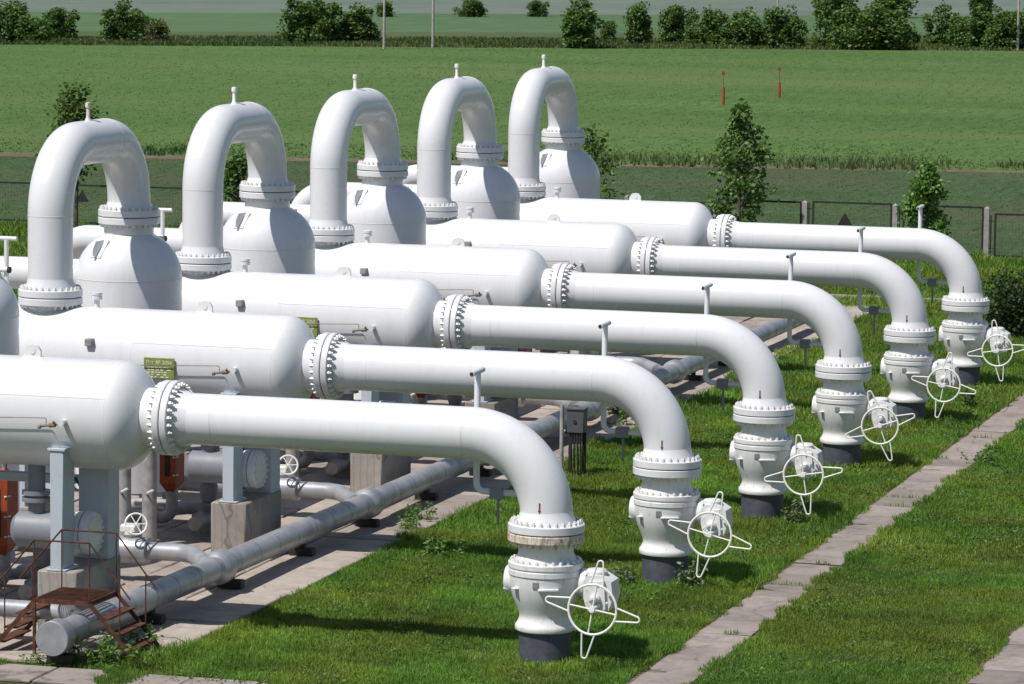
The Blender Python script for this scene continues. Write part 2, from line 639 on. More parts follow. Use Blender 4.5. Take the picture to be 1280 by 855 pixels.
M['out_seam_a'] = seam((-BR - 0.06, 0, ZP), (1, 0, 0)).mesh('weld_seam', 'seam_paint')
M['out_seam_b'] = seam((-5.45, 0, ZP), (1, 0, 0)).mesh('weld_seam', 'seam_paint')
M['out_fl_v'] = flange_ring(0.60, 0.115, 0.40, (XF + 0.008, 0, ZP), (1, 0, 0)).mesh('flange', 'white_paint')
M['out_hub_v'] = MB().lathe([(0.47, 0.12), (0.465, 0.16), (0.425, 0.30), (0.405, 0.42)], (XF, 0, ZP), (1, 0, 0), 48, cap=False).mesh('flange_hub', 'white_paint')
M['out_bolts_v'] = MB().bolts((XF + 0.121, 0, ZP), (1, 0, 0), 0.535, 28, 0.042, 0.085).mesh('bolts', 'bolt_paint')
M['out_fl_d'] = flange_ring(0.60, 0.13, 0.40, (0, 0, 2.058), (0, 0, 1)).mesh('flange', 'white_paint')
M['out_hub_d'] = MB().lathe([(0.475, 0.13), (0.47, 0.16), (0.43, 0.24), (0.405, 0.34)], (0, 0, 2.058), (0, 0, 1), 48, cap=False).mesh('flange_hub', 'white_paint')
M['out_bolts_d'] = MB().bolts((0, 0, 2.188), (0, 0, 1), 0.535, 28, 0.038, 0.07).mesh('bolts', 'bolt_paint')
M['gasket_d'] = MB().lathe([(0.572, 2.043), (0.572, 2.059)], seg=48).mesh('gasket', 'dark_gap')
M['gasket_v'] = MB().lathe([(0.572, -0.009), (0.572, 0.009)], (XF, 0, ZP), (1, 0, 0), 48).mesh('gasket', 'dark_gap')
ar = MB()
ar.prism([(-0.011, -0.416, 2.55), (-0.011, -0.416, 2.43), (-0.026, -0.416, 2.435), (0, -0.416, 2.375), (0.026, -0.416, 2.435), (0.011, -0.416, 2.43), (0.011, -0.416, 2.55)], (0, 0.014, 0))
M['arrow'] = ar.mesh('flow_arrow', 'dull_red')

# --- ball valve
M['v_body'] = MB().lathe([
    (0.43, 0.50), (0.462, 0.515), (0.47, 0.535), (0.47, 0.575), (0.462, 0.60), (0.44, 0.625), (0.425, 0.66), (0.405, 0.70), (0.402, 0.75),
    (0.418, 0.80), (0.455, 0.89), (0.495, 0.98), (0.53, 1.09), (0.553, 1.20), (0.565, 1.30), (0.568, 1.375), (0.545, 1.395)], seg=64).mesh('body', 'valve_paint', 30)
M['v_bflange'] = MB().lathe([(0.53, 1.385), (0.574, 1.388), (0.584, 1.398), (0.584, 1.47), (0.575, 1.48), (0.575, 1.50), (0.588, 1.51), (0.588, 1.58), (0.578, 1.592), (0.47, 1.592)], seg=64).mesh('body_flange', 'valve_paint')
M['v_bbolts'] = MB().bolts((0, 0, 1.59), (0, 0, 1), 0.53, 26, 0.036, 0.055).mesh('bolts', 'bolt_paint')
M['v_neck'] = MB().lathe([(0.478, 1.58), (0.472, 1.62), (0.448, 1.67), (0.432, 1.74), (0.428, 1.82), (0.44, 1.90), (0.46, 1.93)], seg=56).mesh('neck', 'valve_paint')
M['v_fl'] = flange_ring(0.60, 0.13, 0.40, (0, 0, 1.914), (0, 0, 1)).mesh('flange', 'white_paint')
M['v_fl_rust'] = flange_ring(0.60, 0.13, 0.40, (0, 0, 1.914), (0, 0, 1)).mesh('flange', 'rusted_flange')
M['v_flb'] = MB().bolts((0, 0, 1.915), (0, 0, -1), 0.535, 28, 0.038, 0.07).mesh('bolts', 'bolt_paint')
M['v_flb_rust'] = MB().bolts((0, 0, 1.915), (0, 0, -1), 0.535, 28, 0.038, 0.07).mesh('bolts', 'rusted_flange')
M['v_base'] = MB().lathe([(0.408, -0.05), (0.408, 0.505)], seg=56).mesh('base_pipe', 'dark_bitumen')
bs = MB()
bs.lathe([(0.30, 0.40), (0.245, 0.50), (0.23, 0.60), (0.215, 0.625), (0.16, 0.64), (0.0, 0.645)], (0, 0, 1.27), (-1, 0, 0), 32)
bs.box((-0.63, -0.20, 1.13), (-0.45, 0.20, 1.165), 0.008)
M['v_boss'] = bs.mesh('trunnion_boss', 'valve_paint')
M['v_rib_a'] = MB().box((-0.42, -0.46, 1.19), (-0.20, -0.36, 1.215), 0.006, Matrix.Rotation(R(38), 3, 'Z')).mesh('rib', 'valve_paint')
M['v_rib_b'] = MB().box((0.02, -0.565, 1.20), (0.34, -0.44, 1.235), 0.008, Matrix.Rotation(R(24), 3, 'Z')).mesh('rib', 'valve_paint')
M['v_plate'] = MB().box((-0.05, -0.572, 1.235), (0.05, -0.545, 1.335), 0.004).mesh('name_plate', 'grey_paint')
gb = MB()
gb.lathe([(0.20, 0.40), (0.20, 0.60), (0.235, 0.605), (0.24, 0.66), (0.225, 0.69)], (0, 0, 1.27), (1, 0, 0), 40)
prof = [(0.69, 1.10), (0.69, 1.36), (0.75, 1.45), (0.97, 1.45), (1.13, 1.36), (1.16, 1.12), (1.10, 0.92), (0.86, 0.86), (0.74, 0.93)]
gb.prism([(x, -0.30, z) for x, z in prof], (0, 0.46, 0))
gb.prism([(0.78, -0.355, 0.91), (0.78, -0.355, 1.36), (1.03, -0.355, 1.38), (1.06, -0.355, 0.95), (0.98, -0.355, 0.88)], (0, 0.06, 0))
gb.lathe([(0.17, 0), (0.17, 0.05), (0.14, 0.08), (0.0, 0.085)], (0.84, -0.07, 1.44), (0, 0, 1), 24)
gb.lathe([(0.085, 0.0), (0.085, 0.06), (0.06, 0.09), (0.05, 0.20)], (0.90, -0.352, 1.10), (0, -1, 0), 20)
gb.bolts((0.92, -0.352, 1.14), (0, -1, 0), 0.19, 6, 0.022, 0.03)
M['v_gear'] = gb.mesh('gearbox', 'valve_paint', 30)
M['v_shaft'] = MB().tube([(0.955, -0.30, 1.0), (0.955, -0.745, 1.0)], 0.032, 12).mesh('shaft', 'wheel_paint')


def wheel_ring():
    mb = MB()
    rr_, c = 0.385, Vector((0, 0, 0))
    mb.loop([(rr_ * math.cos(2 * math.pi * i / 48), 0, rr_ * math.sin(2 * math.pi * i / 48)) for i in range(48)], 0.020, 8)
    return mb


def wheel_spokes():
    mb = MB()
    for a in (0, math.pi / 2):
        d = Vector((math.cos(a), 0, math.sin(a)))
        mb.tube([d * -0.375, d * 0.375], 0.0135, 8)
    mb.lathe([(0.045, -0.03), (0.055, 0), (0.045, 0.05), (0.0, 0.052)], (0, 0, 0), (0, -1, 0), 16)
    return mb


def wheel_loop():
    pts = []
    for t in (-1, 1):
        pts.append((0.385, 0, 0.105 * t))
    a = Vector((0.372, 0, -0.105))
    b = Vector((0.372, 0, 0.105))
    tip = []
    for k in range(9):
        th = -math.pi / 2 + math.pi * k / 8
        tip.append((0.72 + 0.045 * math.cos(th), 0, 0.045 * math.sin(th)))
    return MB().tube([a] + tip + [b], 0.0145, 8)


M['wheel_ring'] = wheel_ring().mesh('rim', 'wheel_paint')
M['wheel_spokes'] = wheel_spokes().mesh('spokes', 'wheel_paint')
M['wheel_loop'] = wheel_loop().mesh('handle_loop', 'wheel_paint')

# --- horizontal vessel
XL = -12.35
XS = -7.06


def head(x0, dirn, depth=0.56):
    return [(VR * math.cos(t), depth * math.sin(t)) for t in [math.pi / 2 * k / 14 for k in range(15)]]


prof = [(0.0, XL - 0.5)] + [(VR * math.cos(t), XL - 0.5 * math.sin(t)) for t in [math.pi / 2 * (1 - k / 12) for k in range(1, 13)]]
prof += [(VR, XS)] + [(VR * (math.cos(t) ** 0.9), XS + 0.52 * math.sin(t)) for t in [math.pi / 2 * k / 14 for k in range(1, 11)]]
prof += [(0.455, XS + 0.50)]
M['shell'] = MB().lathe(prof, (0, 0, ZP), (1, 0, 0), 72).mesh('shell', 'white_paint', 50)
M['ves_hub'] = MB().lathe([(0.47, XS + 0.42), (0.465, XS + 0.55), (0.475, XF - 0.18), (0.49, XF - 0.123)], (0, 0, ZP), (1, 0, 0), 56, cap=False).mesh('nozzle', 'white_paint')
M['ves_fl'] = flange_ring(0.60, 0.115, 0.40, (XF - 0.123, 0, ZP), (1, 0, 0)).mesh('flange', 'white_paint')
M['ves_bolts'] = MB().bolts((XF - 0.122, 0, ZP), (-1, 0, 0), 0.54, 28, 0.042, 0.085).mesh('bolts', 'bolt_paint')
M['ves_seam_a'] = seam((XS, 0, ZP), (1, 0, 0), VR, 0.014, 0.003).mesh('weld_seam', 'seam_paint')
M['ves_seam_b'] = seam((-9.72, 0, ZP), (1, 0, 0), VR, 0.014, 0.003).mesh('weld_seam', 'seam_paint')
a = R(24)
yy, zz = -math.cos(a) * (VR + 0.001), ZP + math.sin(a) * (VR + 0.001)
M['ves_seam_l'] = MB().bar((-9.72, yy, zz), (XS, yy, zz), 0.016, 0.006, (0, -math.cos(a), math.sin(a))).mesh('weld_seam', 'seam_paint')
# riser nozzle and flange for the crossover
M['ves_riser'] = MB().lathe([(0.43, ZP + 0.6), (0.43, 4.36), (0.455, 4.43)], (XU, 0, 0), (0, 0, 1), 48).mesh('riser_nozzle', 'white_paint')
M['ves_rfl'] = flange_ring(0.585, 0.13, 0.38, (XU, 0, ZU1 - 0.138), (0, 0, 1)).mesh('flange', 'white_paint')
M['ves_rb'] = MB().bolts((XU, 0, ZU1 - 0.137), (0, 0, -1), 0.525, 28, 0.038, 0.065).mesh('bolts', 'bolt_paint')
M['gasket_u1'] = MB().lathe([(0.56, -0.009), (0.56, 0.009)], (XU, 0, ZU1), (0, 0, 1), 48).mesh('gasket', 'dark_gap')
lug = MB()
lug.prism([(-8.80, -0.02, ZP + VR - 0.03), (-8.48, -0.02, ZP + VR - 0.03), (-8.48, -0.02, ZP + VR + 0.10), (-8.53, -0.02, ZP + VR + 0.17), (-8.62, -0.02, ZP + VR + 0.19), (-8.72, -0.02, ZP + VR + 0.17), (-8.78, -0.02, ZP + VR + 0.08)], (0, 0.045, 0))
lug.lathe([(0.045, 0), (0.045, 0.012)], (-8.62, -0.02, ZP + VR + 0.09), (0, -1, 0), 14)
M['lug'] = lug.mesh('lifting_lug', 'white_paint')
noz = MB().lathe([(0.05, 0.6), (0.05, VR + 0.14), (0.10, VR + 0.145), (0.10, VR + 0.20), (0.085, VR + 0.205), (0.085, VR + 0.22), (0.10, VR + 0.225), (0.10, VR + 0.27), (0.03, VR + 0.28)], (-10.72, 0, ZP), (0, 0, 1), 16)
M['small_noz'] = noz.mesh('small_nozzle', 'white_paint')
M['ves_box'] = MB().box((-10.58, -0.93, 3.80), (-10.44, -0.76, 3.93), 0.01).mesh('instrument_box', 'old_pipe')
tv = MB()
tv.tube(route([(-9.9, -0.955, 3.49), (-7.97, -0.975, 3.56), (-7.97, -1.0, 3.44)], 0.04, 5), 0.008, 6)
tv.tube([(-8.06, -1.02, 3.43), (-7.69, -1.02, 3.485)], 0.020, 8)
tv.lathe([(0.035, 0), (0.035, 0.04)], (-8.09, -1.02, 3.42), (1, 0, 0.1), 10)
tv.lathe([(0.042, 0), (0.042, 0.10)], (-7.90, -1.02, 3.455), (1, 0, 0.1), 10)
tv.tube([(-7.84, -1.02, 3.46), (-7.80, -1.08, 3.53)], 0.016, 6)
M['sample_tube'] = tv.mesh('sample_tube', 'thin_rust')
M['sample_noz'] = MB().lathe([(0.045, 0.5), (0.045, 1.02), (0.055, 1.025), (0.055, 1.05)], (-7.70, 0, 3.50), (0, -1, 0), 12).mesh('sample_nozzle', 'white_paint')
M['col_a'] = MB().box((-7.93, -0.93, 1.13), (-7.71, -0.45, 3.03), 0.012).box((-7.97, -0.95, 3.03), (-7.67, -0.60, 3.075), 0.006).box((-7.99, -0.945, 1.105), (-7.65, -0.42, 1.135), 0.006).mesh('support_leg', 'blue_grey_paint')
M['col_b'] = MB().box((-8.02, 0.45, 1.13), (-7.50, 0.93, 3.03), 0.012).box((-8.06, 0.42, 1.105), (-7.49, 0.945, 1.135), 0.006).mesh('support_leg', 'blue_grey_paint')
M['col_c'] = MB().box((-11.95, -0.93, 0.8), (-11.73, -0.36, 3.03), 0.012).mesh('support_leg', 'blue_grey_paint')
M['col_d'] = MB().box((-11.95, 0.36, 0.8), (-11.73, 0.93, 3.03), 0.012).mesh('support_leg', 'blue_grey_paint')
M['col_e'] = MB().box((-12.1, -0.95, 0.0), (-11.6, 0.95, 0.82), 0.02).mesh('rear_plinth', 'plinth_concrete')
M['drain_a'] = MB().tube([(-10.19, 0, ZP - 0.6), (-10.19, 0, 0.06)], 0.135, 20).mesh('drain_leg', 'old_pipe')
M['drain_b'] = MB().tube([(-9.69, 0, ZP - 0.6), (-9.69, 0, 0.06)], 0.135, 20).mesh('drain_leg', 'old_pipe')
M['drain_handle_a'] = MB().tube([(-10.19, -0.13, 1.05), (-10.10, -0.30, 1.10), (-9.98, -0.34, 1.16)], 0.022, 6).mesh('drain_handle', 'wheel_paint')
M['drain_handle_b'] = MB().tube([(-9.69, -0.13, 1.05), (-9.60, -0.30, 1.10), (-9.48, -0.34, 1.16)], 0.022, 6).mesh('drain_handle', 'wheel_paint')
# --- plinth
M['plinth'] = MB().box((-8.14, -0.95, 0.0), (-7.48, 0.95, 1.105), 0.022).mesh('plinth', 'plinth_concrete')

# --- drum under the vessel
DY = -0.13
M['drum'] = MB().lathe([(0.0, -8.92), (0.2, -8.88), (0.30, -8.78), (0.30, -7.75)], (0, DY, 1.62), (1, 0, 0), 40).mesh('drum_shell', 'grey_paint')
M['drum_fl'] = MB().lathe([(0.31, -7.76), (0.345, -7.755), (0.345, -7.66), (0.30, -7.655), (0.30, -7.64), (0.345, -7.635), (0.345, -7.52), (0.33, -7.50), (0.0, -7.49)], (0, DY, 1.62), (1, 0, 0), 40).mesh('end_cover', 'white_paint')
M['drum_bolts'] = MB().bolts((-7.505, DY, 1.62), (1, 0, 0), 0.295, 16, 0.034, 0.05).bolts((-7.75, DY, 1.62), (-1, 0, 0), 0.315, 16, 0.030, 0.05).mesh('bolts', 'bolt_paint')
dn = MB()
for x in (-8.50,):
    dn.lathe([(0.14, 1.85), (0.14, 2.08), (0.24, 2.085), (0.24, 2.15), (0.17, 2.155), (0.17, 2.19), (0.24, 2.195), (0.24, 2.26), (0.14, 2.265), (0.14, 2.8)], (x, DY, 0), (0, 0, 1), 24)
M['drum_noz'] = dn.mesh('drum_nozzle', 'grey_paint')

# --- orange gauge cabinet
oc = MB()
x0, x1, y0, y1 = -10.30, -9.98, 2.05, 2.50
lo, hi, tipz, topz = 0.92, 2.04, 0.60, 2.25
cxm, cym = (x0 + x1) / 2, (y0 + y1) / 2
pts = [(x0, y0, lo), (x1, y0, lo), (x1, y1, lo), (x0, y1, lo), (x0, y0, hi), (x1, y0, hi), (x1, y1, hi), (x0, y1, hi), (cxm, cym, tipz), (cxm, cym, topz)]
oc.add(pts, [(0, 1, 5, 4), (1, 2, 6, 5), (2, 3, 7, 6), (3, 0, 4, 7), (1, 0, 8), (2, 1, 8), (3, 2, 8), (0, 3, 8), (4, 5, 9), (5, 6, 9), (6, 7, 9), (7, 4, 9)])
M['cab'] = oc.mesh('casing', 'orange_paint', 10)
M['cab_slot'] = MB().box((-10.20, 2.043, 1.06), (-10.09, 2.06, 1.88), 0.004).mesh('viewing_slot', 'dark_gap')
for k, z in enumerate((1.08, 1.42, 1.76)):
    M['cab_clip%d' % k] = MB().tube([(-10.02, 2.03, z), (-9.95, 2.12, z + 0.01)], 0.016, 6).mesh('clip', 'wheel_paint')
M['cab_pipe'] = MB().tube(route([(-10.14, 2.28, 0.80), (-10.14, 2.28, 0.24), (-11.2, 2.28, 0.24)], 0.2, 8), 0.115, 18).mesh('stand_pipe', 'old_pipe')
M['cab_arm'] = MB().tube([(-10.14, 2.3, 2.16), (-10.14, 2.3, 2.55), (-11.2, 3.4, 2.55)], 0.05, 8).mesh('bracket', 'grey_paint')

# --- clutter under the vessels
M['tray'] = MB().box((-11.2, 1.28, 2.16), (-8.45, 1.50, 2.22), 0.006).box((-11.2, 1.275, 2.22), (-8.45, 1.295, 2.30)).box((-11.2, 1.485, 2.22), (-8.45, 1.505, 2.30)).mesh('tray', 'blue_grey_paint')
M['tray_post'] = MB().box((-8.62, 1.34, 0.0), (-8.54, 1.42, 2.16), 0.004).mesh('post', 'blue_grey_paint')
M['tray_post2'] = MB().box((-10.9, 1.34, 0.0), (-10.82, 1.42, 2.16), 0.004).mesh('post', 'blue_grey_paint')
M['tray_cables'] = MB().tube([(-11.2, 1.36, 2.25), (-8.45, 1.36, 2.25), (-8.36, 1.36, 2.1), (-8.36, 1.30, 0.05)], 0.022, 8).mesh('cable', 'black_steel')
M['lowblock'] = MB().box((-9.55, 1.75, 0.0), (-8.95, 2.45, 0.42), 0.02).mesh('block', 'plinth_concrete')
M['lowpipe'] = MB().tube(route([(-11.4, 2.85, 0.36), (-9.2, 2.85, 0.36), (-9.2, 1.0, 0.36)], 0.3, 8), 0.13, 20).mesh('pipe', 'old_pipe')
cv = MB()
cv.lathe([(0.14, 0.48), (0.14, 0.60), (0.22, 0.605), (0.22, 0.66), (0.12, 0.67), (0.17, 0.80), (0.17, 0.98), (0.12, 1.06), (0.22, 1.07), (0.22, 1.12), (0.13, 1.13), (0.13, 1.40)], (-9.2, 1.75, 0), (0, 0, 1), 20)
M['lowvalve'] = cv.mesh('valve_body', 'grey_paint')

# --- crossover
path = route([(XU, 0, ZU1 + 0.01), (XU, 0, 7.29), (XU, YD, 7.29), (XU, YD, ZU2 + 0.01)], BR, 20)
M['u_pipe'] = MB().tube(path, PR, 48).mesh('pipe', 'white_paint')
M['u_seam_a'] = seam((XU, 0, 6.05), (0, 0, 1)).mesh('weld_seam', 'seam_paint')
M['u_seam_b'] = seam((XU, YD - BR, 7.29), (0, 1, 0)).mesh('weld_seam', 'seam_paint')
M['u_fl_a'] = flange_ring(0.585, 0.13, 0.38, (XU, 0, ZU1 + 0.008), (0, 0, 1)).mesh('flange', 'white_paint')
M['u_ba'] = MB().bolts((XU, 0, ZU1 + 0.137), (0, 0, 1), 0.525, 28, 0.038, 0.065).mesh('bolts', 'bolt_paint')
M['u_hub_a'] = MB().lathe([(0.465, 0.13), (0.46, 0.17), (0.425, 0.26), (0.405, 0.36)], (XU, 0, ZU1), (0, 0, 1), 48, cap=False).mesh('flange_hub', 'white_paint')
M['u_fl_b'] = flange_ring(0.59, 0.13, 0.38, (XU, YD, ZU2 + 0.008), (0, 0, 1)).mesh('flange', 'white_paint')
M['u_bb'] = MB().bolts((XU, YD, ZU2 + 0.137), (0, 0, 1), 0.53, 28, 0.038, 0.065).mesh('bolts', 'bolt_paint')
M['u_hub_b'] = MB().lathe([(0.465, 0.13), (0.46, 0.17), (0.425, 0.24), (0.405, 0.30)], (XU, YD, ZU2), (0, 0, 1), 48, cap=False).mesh('flange_hub', 'white_paint')
M['gasket_u2'] = MB().lathe([(0.565, -0.009), (0.565, 0.009)], (XU, YD, ZU2), (0, 0, 1), 48).mesh('gasket', 'dark_gap')
st = MB().lathe([(0.085, -0.04), (0.055, 0.03), (0.038, 0.06), (0.038, 0.24), (0.055, 0.25), (0.06, 0.30), (0.05, 0.34), (0.0, 0.35)], (XU, 1.78, 7.69), (0, 0, 1), 14)
M['u_vent'] = st.mesh('vent_stub', 'wheel_paint')
M['u_vent_rust'] = MB().lathe([(0.085, -0.04), (0.055, 0.03), (0.038, 0.06), (0.038, 0.24), (0.055, 0.25), (0.06, 0.30), (0.05, 0.34), (0.0, 0.35)], (XU, 1.78, 7.69), (0, 0, 1), 14).mesh('vent_stub', 'rusted_flange')

# --- vertical vessel
DR = 1.02
prof = [(DR, 0.55), (DR, 4.60)] + [(DR * math.cos(t), 4.60 + 0.95 * math.sin(t)) for t in [R(62.5) * k / 14 for k in range(1, 15)]]
prof += [(0.475, 5.46), (0.475, 5.64)]
M['d_shell'] = MB().lathe(prof, (XU, YD, 0), (0, 0, 1), 72).mesh('shell', 'white_paint', 50)
M['d_seam'] = seam((XU, YD, 4.60), (0, 0, 1), DR, 0.016, 0.005).mesh('weld_seam', 'seam_paint')
M['d_fl'] = flange_ring(0.59, 0.13, 0.38, (XU, YD, ZU2 - 0.138), (0, 0, 1)).mesh('flange', 'white_paint')
M['d_bolts'] = MB().bolts((XU, YD, ZU2 - 0.137), (0, 0, -1), 0.53, 28, 0.038, 0.065).mesh('bolts', 'bolt_paint')
for li, ang in enumerate((R(-112), R(68))):
    dl = MB()
    d = Vector((math.cos(ang), math.sin(ang), 0))
    s = Vector((-d.y, d.x, 0))
    c = Vector((XU, YD, 0))
    q = [c + d * 0.82 + Vector((0, 0, 5.05)), c + d * 0.99 + Vector((0, 0, 5.06)), c + d * 1.0 + Vector((0, 0, 5.20)), c + d * 0.92 + Vector((0, 0, 5.34)), c + d * 0.66 + Vector((0, 0, 5.36)), c + d * 0.60 + Vector((0, 0, 5.26))]
    dl.prism([p - s * 0.022 for p in q], s * 0.044)
    n1, n2 = c + d * 0.90 + Vector((0, 0, 5.02)), c + d * 0.66 + Vector((0, 0, 5.345))
    up = (d * 0.72 + Vector((0, 0, 0.62))).normalized()
    dl.bar(n1 + up * 0.012, n2 + up * 0.012, 0.26, 0.03, up)
    M['d_lug%d' % li] = dl.mesh('lifting_lug', 'white_paint')
for k in range(4):
    ft = MB()
    t = R(45 + 90 * k)
    cx_, cy_ = XU + 0.86 * math.cos(t), YD + 0.86 * math.sin(t)
    ft.box((cx_ - 0.11, cy_ - 0.11, 0), (cx_ + 0.11, cy_ + 0.11, 0.95), 0.01)
    M['d_foot%d' % k] = ft.mesh('foot', 'blue_grey_paint')

# --- inlet pipe behind
IZ = 4.60
path = route([(XU - 0.8, YD, IZ), (-16.38, YD, IZ), (-16.38, YD, -0.05)], 0.72, 12)
M['in_pipe'] = MB().tube(path, 0.315, 36).mesh('pipe', 'white_paint')
M['in_seam'] = seam((-13.4, YD, IZ), (1, 0, 0), 0.315).mesh('weld_seam', 'seam_paint')

# --- thin vent pipes
XV, YV = -1.30, 0.52
vp = route([(XV, YV, 4.42), (XV, YV, 2.55), (-0.2, YV, 2.52)], 0.13, 6)
M['vent'] = MB().tube(vp, 0.052, 14).mesh('stem', 'white_paint')
M['vent_t'] = MB().tube([(XV - 0.02, YV - 0.26, 4.42), (XV + 0.02, YV + 0.22, 4.45)], 0.045, 12).mesh('tee', 'white_paint')
M['vent_end'] = MB().tube([(XV - 0.0206, YV - 0.268, 4.4195), (XV - 0.02, YV - 0.258, 4.42)], 0.032, 10).mesh('open_end', 'dark_gap')
M['vent_box'] = MB().box((XV + 0.24, YV - 0.09, 2.44), (XV + 0.46, YV + 0.09, 2.63), 0.012).mesh('coupling', 'grey_paint')
M['vent_drop'] = MB().tube([(XV + 0.36, YV, 2.45), (XV + 0.36, YV, 2.02)], 0.022, 8).mesh('drain_stub', 'grey_paint')
XT = -12.50
M['tv'] = MB().tube([(XT, 0, ZP + 0.6), (XT, 0, 5.58)], 0.045, 12).mesh('stem', 'white_paint')
M['tv_t'] = MB().tube([(XT - 0.45, 0, 5.60), (XT + 0.20, 0, 5.60)], 0.042, 12).mesh('tee', 'white_paint')
M['tv_b'] = MB().tube([(XT - 0.8, -0.05, 5.03), (XT + 0.05, -0.05, 5.03)], 0.05, 10).mesh('side_pipe', 'white_paint')
M['tv_c'] = MB().lathe([(0.06, 0), (0.06, 0.05)], (XT + 0.05, -0.05, 5.03), (1, 0, 0), 10).mesh('dark_cap', 'dark_gap')

# --- branch to the header
BY = 4.30
M['br_pipe'] = MB().tube([(-11.5, BY, 0.60), (-7.72, BY, 0.60), (-7.45, BY - 0.14, 0.60), (-6.86, BY - 0.95, 0.55)], 0.155, 22).mesh('pipe', 'insulation_sheet')
M['br_body'] = MB().lathe([(0.17, -8.98), (0.235, -8.96), (0.235, -8.36), (0.225, -8.33), (0.16, -8.32)], (0, BY, 0.60), (1, 0, 0), 30).mesh('valve_jacket', 'insulation_sheet')
vb = MB()
vb.lathe([(0.09, 0.80), (0.09, 0.87), (0.13, 0.875), (0.13, 0.93), (0.06, 0.95), (0.05, 1.03)], (-8.66, BY, 0), (0, 0, 1), 16)
vb.box((-8.82, BY - 0.12, 0.90), (-8.52, BY + 0.12, 1.05), 0.03)
vb.tube([(-8.58, BY - 0.05, 0.99), (-8.46, BY - 0.26, 1.08)], 0.03, 10)
M['br_gear'] = vb.mesh('valve_gear', 'wheel_paint', 30)
wm = MB()
nrm = Vector((0.35, -0.85, 0.35)).normalized()
wx, wy, _ = frame(nrm)
wc = Vector((-8.45, BY - 0.28, 1.10))
wm.loop([wc + (wx * math.cos(2 * math.pi * i / 28) + wy * math.sin(2 * math.pi * i / 28)) * 0.185 for i in range(28)], 0.018, 8)
for k in range(3):
    d = (wx * math.cos(k * math.pi / 3) + wy * math.sin(k * math.pi / 3))
    wm.tube([wc - d * 0.18, wc + d * 0.18], 0.011, 6)
M['br_wheel'] = wm.mesh('handwheel', 'wheel_paint')

# ------------------------------------------------------------------ the gas units: assemble


def text_mesh(body, size, mat):
    cu = bpy.data.curves.new('lettering', 'FONT')
    cu.body = body
    cu.size = size
    cu.extrude = 0.0008
    cu.align_x = 'CENTER'
    to = bpy.data.objects.new('lettering_source', cu)
    COL.objects.link(to)
    bpy.context.view_layer.update()
    me = bpy.data.meshes.new_from_object(to.evaluated_get(bpy.context.evaluated_depsgraph_get()))
    bpy.data.objects.remove(to)
    me.materials.clear()
    me.materials.append(MATS[mat])
    return me


def build(name, base, n, label, cat, group, parts):
    b = Vector(base)
    root = empty(name, b + Vector((0, n * S, 0)), label, cat, group)

    def rec(items, parent, off):
        for it in items:
            pn, key = it[0], it[1]
            kind = 'stuff' if pn == 'bolts' else None
            o = obj(pn, M[key], parent, off, kind=kind)
            if len(it) > 2:
                if isinstance(it[2], str):
                    o['label'] = it[2]
                else:
                    rec(it[2], o, (0, 0, 0))
    rec(parts, root, -b)
    return root


